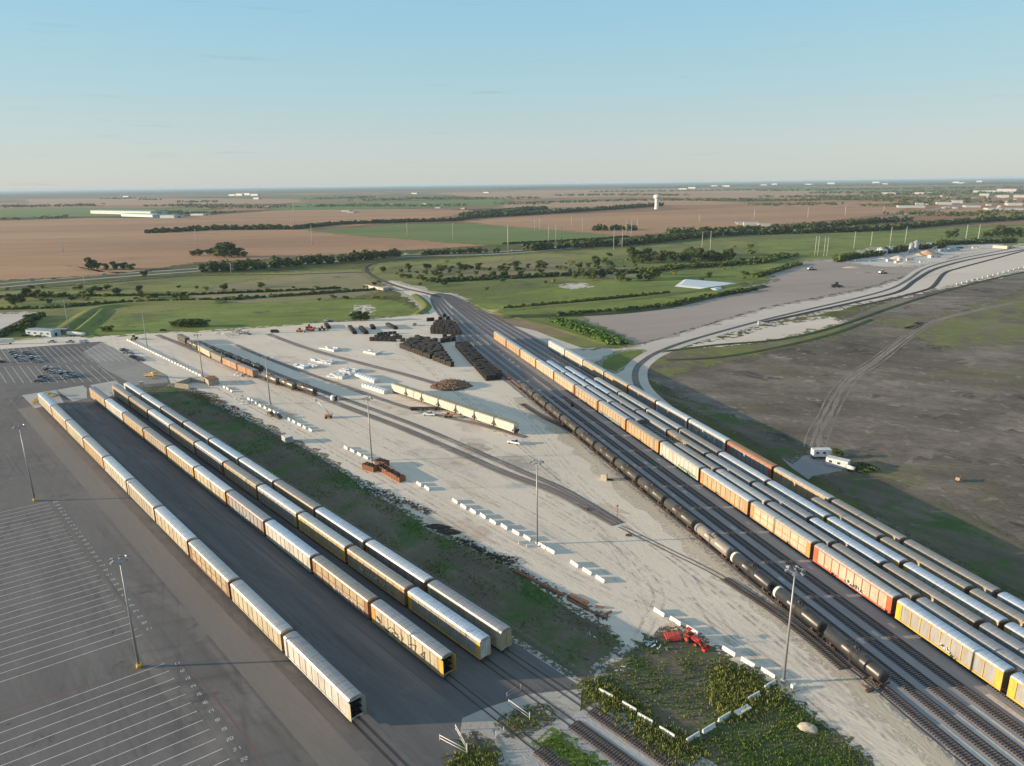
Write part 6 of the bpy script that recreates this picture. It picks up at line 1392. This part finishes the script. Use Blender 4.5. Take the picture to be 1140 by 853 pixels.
veh('pickup',CZ(322,30),R(5),'white','white pickup on the grass edge above the yard',None,.03); veh('car',CZ(335,32),R(0),'dark blue','dark blue car beside the white pickup on the grass edge',None,.03)
veh('car',P(148+34,350+18.5),R(5),'black','black car on the gravel below the bushy trees',None,.03)
veh('pickup',P(180+865/7.106+.0,400+445/7.106),R(-50),'brown','dark flatbed cart beside the second floodlight tower',None,.03)
veh('pickup',P(180+925/7.106,400+465/7.106),R(-50),'black','black flatbed beside the brown one at the tower',None,.03)
for i,(x,y,c,k) in enumerate([(648,268/1.,'white','van')]): pass
for i,(px_,c,k) in enumerate([(30,'grey','car'),(62,'black','car'),(115,'silver','van'),(168,'black','pickup'),(230,'white','van'),(356,'silver','car'),(450,'white','van'),(575,'silver','car'),(948,'white','van'),(872,'silver','car'),(1008,'white','van')]):
    best=min(hw,key=lambda q:abs(q[0]-P(px_,300 if px_<560 else 250)[0]*1.0)) if px_<560 else min(hw,key=lambda q:abs(math.atan2(q[0],q[1])-math.atan2(P(px_,250)[0],P(px_,250)[1])))
    best=min(hw,key=lambda q:abs(math.atan2(q[0],q[1])-math.atan2(*P(px_,300-px_*.045))))
    j=hw.index(best); j=max(0,min(len(hw)-2,j)); veh(k,best,axis(hw[j],hw[j+1]),c,'%s %s driving on the highway, %s from the west'%(c,k,ORD[i]),'highway traffic',.08)
# --- machines
def loader(p,rz,mat,label,boom=2.6,cat='loader',name='wheel_loader',s=1.0):
    t=thing(name,(p[0],p[1],0),rz,label,cat,None,(s,s,s))
    m_=MB(); m_.box((-1.4,0,1.5),(2.6,1.7,1.1)); m_.box((.9,0,1.2),(1.6,1.3,.7)); m_.box((-2.6,0,1.4),(.5,1.9,.9)); m_.build('body',mat,t)
    m_=MB(); m_.box((-.1,0,2.5),(1.4,1.5,1.5)); m_.build('cab',M_win,t); MB().box((-.1,0,3.3),(1.6,1.7,.12)).build('cab_roof',mat,t)
    for x in (-1.7,1.4):
        for s_ in (-1,1): m_=MB(); m_.tube((x,s_*.85,.75),(x,s_*1.4,.75),.75,n=16); m_.build('wheel',M_tyre,t)
    m_=MB()
    for s_ in (-1,1): m_.tube((.9,s_*.5,1.7),(boom+.9,s_*.5,.8),.14,n=6)
    m_.build('arm',mat,t)
    m_=MB(); m_.prism_z([(boom+.8,-1.3),(boom+1.0,-1.3),(boom+1.0,1.3),(boom+.8,1.3)],.15,1.3); m_.box((boom+1.4,0,.2),(.9,2.6,.12)); m_.box((boom+1.3,1.3,.6),(.9,.08,.9)); m_.box((boom+1.3,-1.3,.6),(.9,.08,.9)); m_.build('bucket',M_steel,t)
    return t
loader(P(143+6.5,360+115/6.33),R(100),M_yel,'yellow wheel loader at the start of the barrier chain')
loader(CZ(205,75),R(-20),M_orange,'small orange loader below the dark poles',s=.9); loader(CZ(300,68),R(10),M_orange,'orange loader among the parked machines by the middle track'); loader(CZ(250,70),R(160),M_redm,'red loader at the start of the middle track')
loader(CZ(245,62),R(30),M_rust,'rusty brown loader beside the red one'); loader(CZ(832,436),R(170),M_orange,'orange forklift beside the hopper wagons',1.2,s=.75)
loader(P(931,320),R(0),M_win,'dark machine alone on the earth lot',s=1.6); loader(P(982,305),R(20),M_white,'white grader on the earth lot near the plant',s=1.4); loader(P(903,301),R(10),M_white,'white machine among pipes on the earth lot',s=1.4)
# boom lift
p=CZ(325,438); t=thing('boom_lift',(p[0],p[1],0),R(20),'white boom lift with raised arm beside the storage track','boom lift')
MB().box((0,0,1.1),(3.2,2.2,.8)).build('base',M_orange,t)
for x in (-1.1,1.1):
    for s_ in (-1,1): m_=MB(); m_.tube((x,s_*.95,.5),(x,s_*1.3,.5),.5,n=14); m_.build('wheel',M_tyre,t)
m_=MB(); m_.tube((.8,0,1.6),(-4,4,7.5),.28,.22,8); m_.build('boom',M_white,t); MB().box((-4.4,4.4,7.7),(1.2,1.2,1.1)).build('basket',M_white,t); MB().box((1.5,0,1.7),(1.2,1.6,.8)).build('turret',M_white,t)
p=CZ(348,363); t=thing('round_tank',(p[0],p[1],0),0,'small round white tank right of the end tank wagon','tank'); m_=MB(); m_.lathe_z([(1.5,.2),(1.6,1.0),(1.4,2.2),(.6,2.6),(0,2.7)],(0,0),16); m_.build('shell',M_white,t); MB().box((1.0,-.5,1.1),(1.4,1.6,2)).build('frame',M_tie,t)
# low-bed and pipes beside hoppers
p=CZ(735,405); t=thing('flatbed_trailer',(p[0],p[1],0),R(-2),'long dark flatbed trailer beside the hopper wagons','trailer'); MB().box((0,0,1.1),(14,2.4,.3)).build('deck',M_tie,t); m_=MB(); 
for x in (-6,-4.8,5): m_.tube((x,-1.1,.5),(x,1.1,.5),.5,n=12)
m_.build('wheel',M_tyre,t)
# red tractor with mower
def tractor(p,rz):
    t=thing('tractor',(p[0],p[1],0),rz,'bright red tractor with loader arms on the edge of the weedy plot','tractor')
    m_=MB(); m_.box((1.1,0,1.35),(2.0,.85,.8)); m_.box((-.6,0,1.1),(1.6,.9,.6)); m_.box((2.15,0,1.2),(.15,.7,.6)); m_.build('body',M_redm,t)
    for s_ in (-1,1): m_=MB(); m_.box((-.75,s_*.85,1.75),(1.5,.5,.12)); m_.box((-1.4,s_*.85,1.4),(.12,.5,.6)); m_.build('fender',M_redm,t)
    for s_ in (-1,1):
        m_=MB(); m_.tube((-.75,s_*.7,.8),(-.75,s_*1.15,.8),.8,n=20); w_=m_.build('rear_wheel',M_tyre,t); m_=MB(); m_.tube((-.75,s_*.68,.8),(-.75,s_*1.17,.8),.42,n=16); m_.build('rim',M_redm,w_)
        m_=MB(); m_.tube((1.6,s_*.65,.5),(1.6,s_*1.0,.5),.5,n=18); w_=m_.build('front_wheel',M_tyre,t); m_=MB(); m_.tube((1.6,s_*.63,.5),(1.6,s_*1.02,.5),.26,n=14); m_.build('rim',M_redm,w_)
    m_=MB(); m_.box((-.8,0,1.75),(.5,.5,.6)); m_.build('seat',M_tyre,t)
    m_=MB()
    for s_ in (-1,1): m_.box((-1.4,s_*.5,2.1),(.08,.08,1.4))
    m_.box((-1.4,0,2.8),(.08,1.08,.08)); m_.box((-1.0,0,2.85),(1.3,1.3,.08)); m_.build('roll_bar',M_redm,t)
    m_=MB(); m_.tube((.4,0,1.8),(.15,0,2.1),.03,n=5); m_.lathe_z([(.2,2.1),(.22,2.14),(.2,2.16)],(.15,0),12); m_.build('steering_wheel',M_tyre,t)
    for s_ in (-1,1): m_=MB(); m_.tube((.3,s_*.75,1.5),(2.4,s_*.75,1.4),.1,n=6); m_.tube((2.4,s_*.75,1.4),(3.4,s_*.75,.5),.1,n=6); m_.build('loader_arm',M_redm,t)
    m_=MB(); m_.box((3.5,0,.5),(.12,2.0,.8)); m_.box((3.85,0,.14),(.7,2.0,.08)); m_.box((3.8,1.0,.4),(.7,.06,.6)); m_.box((3.8,-1.0,.4),(.7,.06,.6)); m_.build('bucket',M_redm,t)
    m_=MB(); m_.tube((1.5,.3,1.7),(1.5,.3,2.4),.05,n=8); m_.build('exhaust',M_tyre,t)
TZ=lambda x,y:Z(640,660,4.385,[(x,y)])[0]
tractor(TZ(570,240),R(-50))
p=TZ(478,218); t=thing('mower_deck',(p[0],p[1],0),R(5),'wide red rotary mower behind the tractor','mower')
m_=MB(); m_.box((0,0,.45),(3.6,2.4,.22)); m_.prism_z([(-1.8,-1.2),(0,-1.8),(1.8,-1.2),(1.8,1.2),(-1.8,1.2)],.22,.34); m_.build('deck',M_redm,t)
m_=MB(); m_.tube((0,1.2,.6),(1.5,2.6,1.1),.09,n=6); m_.tube((0,-1,.6),(0,1,1.3),.08,n=6); m_.tube((-1.2,-1,.6),(-1.2,1,1.3),.08,n=6); m_.tube((1.2,-1,.6),(1.2,1,1.3),.08,n=6); m_.build('drawbar',M_rust,t)
for x in (-1.4,1.4): m_=MB(); m_.tube((x-.1,-1.6,.35),(x+.1,-1.6,.35),.35,n=14); m_.build('wheel',M_tyre,t)
p=TZ(480,190); t=thing('bale_spike',(p[0],p[1]+.8,0),R(20),'rusty dark implement just behind the red mower','implement'); m_=MB(); 
for i in range(7): m_.tube((i*.4-1.2,0,.4),(i*.4-1.2,1.3,.9+.3*(i%2)),.05,n=5)
m_.box((0,0,.4),(3,.15,.2)); m_.build('tine_bar',M_rust,t)
# boulder
rnd=random.Random(8); x,y=P(900,812); bm=bmesh.new(); bmesh.ops.create_icosphere(bm,subdivisions=4,radius=1)
from mathutils import noise as mn
for v in bm.verts:
    n=1+.22*mn.noise(v.co*1.3)+.08*mn.noise(v.co*4); v.co=Vector((v.co.x*1.9*n,v.co.y*1.15*n,max(-.1,v.co.z)*1.0*n))
me=bpy.data.meshes.new('boulder'); bm.to_mesh(me); bm.free(); me.materials.append(smat('pale_boulder_stone',(.5,.42,.33),.9,0,.4,1.2,(.3,.26,.22))); me.polygons.foreach_set('use_smooth',[True]*len(me.polygons))
o=mk('boulder',me); o.location=(x,y,.05); o.rotation_euler=(0,0,R(-15)); tag(o,'big pale boulder lying in the weeds by the gravel','boulder')
# white pole swing gates at the rail crossing
def gate(p,q,hgt,label):
    t=thing('pole_gate',(p[0],p[1],0),axis(p,q),label,'gate'); l=math.hypot(p[0]-q[0],p[1]-q[1])
    for z in (hgt,hgt*.45): m_=MB(); m_.tube((0,0,z),(l,0,z),.07,n=8); m_.build('rail',M_white,t)
    m_=MB(); m_.tube((l,0,0),(l,0,hgt+.2),.09,n=8); m_.build('post',M_white,t); m_=MB(); m_.tube((0,0,0),(0,0,hgt*1.6),.09,n=8); m_.build('post',M_white,t)
gz=lambda x,y:Z(480,733,7.106,[(x,y)])[0]
gate(gz(780,490),gz(615,370),1.2,'white pole gate beside the green siding strip'); gate(gz(285,765),gz(70,650),1.2,'double white pole gate at the weedy corner'); gate(gz(285,740),gz(195,570),1.2,'white pole gate leg angled away from the double gate'); gate(gz(515,625),gz(575,580),.9,'short white pole at the crossing')
# chain link fence line at asphalt end
def fence(pts,hgt,label,sp=3.0):
    t=thing('wire_fence',(pts[0][0],pts[0][1],0),0,label,'fence'); m_=MB(); r=MB(); ox,oy=pts[0]
    for a_,b_ in zip(pts,pts[1:]):
        A_=Vector(a_)-Vector((ox,oy)); B_=Vector(b_)-Vector((ox,oy)); n=max(1,int((B_-A_).length/sp))
        for i in range(n+1): q=A_.lerp(B_,i/n); m_.tube((q.x,q.y,0),(q.x,q.y,hgt),.06,n=6)
        for z in (hgt-.05,hgt*.5,.1): r.tube((A_.x,A_.y,z),(B_.x,B_.y,z),.025,n=4)
    m_.build('posts',M_steel,t); r.build('wires',M_steel,t)
fence([gz(600,330),gz(710,260)],1.8,'short wire fence on the kerb at the end of the asphalt',2.2)
fence([YL(-379,96.3),YL(-81,96.3)],1.2,'low wire fence along the grass strip beside the autoracks',6)
# yellow loading ramps
def ramp(p,rz,label,s=1.0):
    t=thing('loading_ramp',(p[0],p[1],.06),rz,label,'loading ramp','yellow loading ramps',(s,s,s))
    m_=MB(); m_.add([(-7,-1.4,.2),(7,-1.4,2.8),(7,1.4,2.8),(-7,1.4,.2),(-7,-1.4,.05),(7,-1.4,2.6),(7,1.4,2.6),(-7,1.4,.05)],[(0,1,2,3),(7,6,5,4),(0,4,5,1),(2,6,7,3),(1,5,6,2),(3,7,4,0)]); m_.build('deck',M_yel,t)
    m_=MB()
    for x in (0,3,6): 
        for s_ in (-1.2,1.2): m_.box((x,s_,(x+7)/14*2.6/2),(.2,.2,(x+7)/14*2.6))
    for s_ in (-1.4,1.4):
        for x in range(-6,8,2): m_.box((x,s_,.3+(x+7)/14*2.6+.5),(.08,.08,1.0))
        m_.add([(-7,s_,1.2),(7,s_,3.8),(7,s_+.08,3.8),(-7,s_+.08,1.2),(-7,s_,1.28),(7,s_,3.88),(7,s_+.08,3.88),(-7,s_+.08,1.28)],[(0,1,2,3),(7,6,5,4),(0,4,5,1),(2,6,7,3),(1,5,6,2),(3,7,4,0)])
    m_.build('railing',M_yel,t); MB().box((5,0,3.6),(2.4,2.6,.9)).build('platform',M_yel,t)
    for x in (-3.5,5.5):
        for s_ in (-1,1): m_=MB(); m_.tube((x,s_*1.1,.4),(x,s_*1.45,.4),.4,n=12); m_.build('wheel',M_tyre,t)
hz_=lambda x,y:P(x/6.33,360+y/6.33)
ramp(hz_(1065,380),R(-40),'yellow loading ramp parked alone beside the white gravel',.9)
ramp(hz_(247,560),R(-50),'yellow loading ramp on the apron left of the first autorack row',.6); ramp(hz_(365,525),R(-95),'yellow loading ramp on the apron right of the first autorack row',.7); ramp(hz_(335,505),R(-60),'yellow loading ramp at the back of the apron',.6)
p=hz_(1000,455); t=thing('control_cabinet',(p[0],p[1],.06),0,'tall grey cabinet at the head of the grass strip','cabinet'); MB().box((0,0,1.6),(1.6,1.2,3.2)).build('housing',M_concg,t); MB().box((0,0,3.3),(1.8,1.4,.15)).build('cap',M_white,t)
# small yard furniture
p=Z(560,500,3.8,[(428,130)])[0]; t=thing('concrete_block',(p[0],p[1],.05),R(-20),'square concrete block shed beside the tank wagon line','block'); MB().box((0,0,1.1),(2.0,2.0,2.2)).build('block',M_cream,t); MB().box((2.2,0,.3),(2.2,.3,.5)).build('lever_arm',M_tie,t)
p=P(872,762); t=thing('ground_cabinet',(p[0]+1.6,p[1]-1.2,.02),R(20),'small white cabinet at the foot of the corner floodlight tower','cabinet'); MB().box((0,0,.5),(.9,.7,1.0)).build('housing',M_white,t); MB().box((0,-.8,.15),(1.6,.5,.3)).build('plinth',M_concg,t)
for k,(x,y) in enumerate([(700,470),(620,400),(570,350)]):
    pass
p=P(687,577); t=thing('switch_stand',(p[0],p[1],0),0,'thin switch stand post at the end of the dark storage tracks','switch stand'); m_=MB(); m_.tube((0,0,0),(0,0,4.5),.09,n=6); m_.build('post',M_rust,t); MB().box((0,0,4.2),(.6,.05,.5)).build('target',M_redm,t)
for k,(x,y) in enumerate([(652,568),(700,597),(968,770)]):
    p=P(x,y); t=thing('switch_machine',(p[0],p[1],.05),R(-40+k*30),'low dark switch machine beside a track, %s along the yard'%ORD[k],'switch machine'); MB().box((0,0,.3),(1.8,.6,.4)).build('housing',M_under,t); MB().box((0,.9,.12),(.3,2.2,.15)).build('rod',M_rust,t)
# pale reflective plates between the rails of the yard (walkway pads)
Mp=M_white
k=0
for o in (-18.2,-13.2,-8.2,-2.2):
    m_=MB()
    for y in range(118,300,26):
        q=YR(y+o*.5,o); m_.box((q[0],q[1],.075),(1.1,2.0,.03),AR+pi/2)
    tag(m_.build('walkway_pads',M_conc),kind='structure')
q=Z(540,380,9.475,[(920,688)])[0]; t=thing('oil_drum',(q[0],q[1],.05),0,'single black drum standing on the ballast','drum'); m_=MB(); m_.lathe_z([(0,0),(.7,0),(.72,1.5),(0,1.55)],(0,0),14); m_.build('shell',M_dark,t)
q=P(1068,536); t=thing('wooden_crate',(q[0],q[1],.03),.4,'orange wooden crate lying alone on the tilled field','crate'); MB().box((0,0,.7),(2.4,1.4,1.0),0,.3).build('box',M_wood,t); MB().box((.3,.2,1.3),(2.4,.2,.2),.5).build('plank',M_orange,t)
# white posts along the beige pad
m_=None
for i in range(14):
    f=i/13; q=P(1065+75*f,317.5-19.5*f); t=thing('marker_post',(q[0],q[1],0),0,'white marker post on the edge of the beige pad','post','marker posts on the beige pad'); m_=MB(); m_.box((0,0,.9),(.8,.8,1.8)); m_.build('post',M_white,t)
for k,(x,y) in enumerate([(845,361.5),(598,347.5)][:1]):
    q=P(x,y); t=thing('signal_mast',(q[0],q[1],0),0,'white trackside box on the loop track','trackside box'); MB().box((0,0,1.2),(1.6,1.2,2.4)).build('housing',M_white,t); MB().box((0,0,2.5),(1.8,1.4,.2)).build('cap',M_white,t)
def drop2():
    for o_ in [o for o in COL.objects if o.parent is None and o.location.z<-50]: drop(o_)
KC.clear(); drop2()
# ---------------------------------------------------------------- haze
def haze():
    m=bpy.data.materials.new('haze'); m.use_nodes=True; nt=m.node_tree; nt.nodes.clear()
    o=nt.nodes.new('ShaderNodeOutputMaterial'); v=nt.nodes.new('ShaderNodeVolumePrincipled'); v.inputs['Density'].default_value=4.0e-5
    v.inputs['Color'].default_value=(.58,.76,.90,1); v.inputs['Anisotropy'].default_value=.0
    nt.links.new(v.outputs[0],o.inputs['Volume']); S2=60500
    b=MB().box((0,0,(104-1)/2),(2*S2,2*S2,105)).build('haze',m); tag(b,'pale summer haze thickening towards the horizon','haze',None,'stuff')
haze()
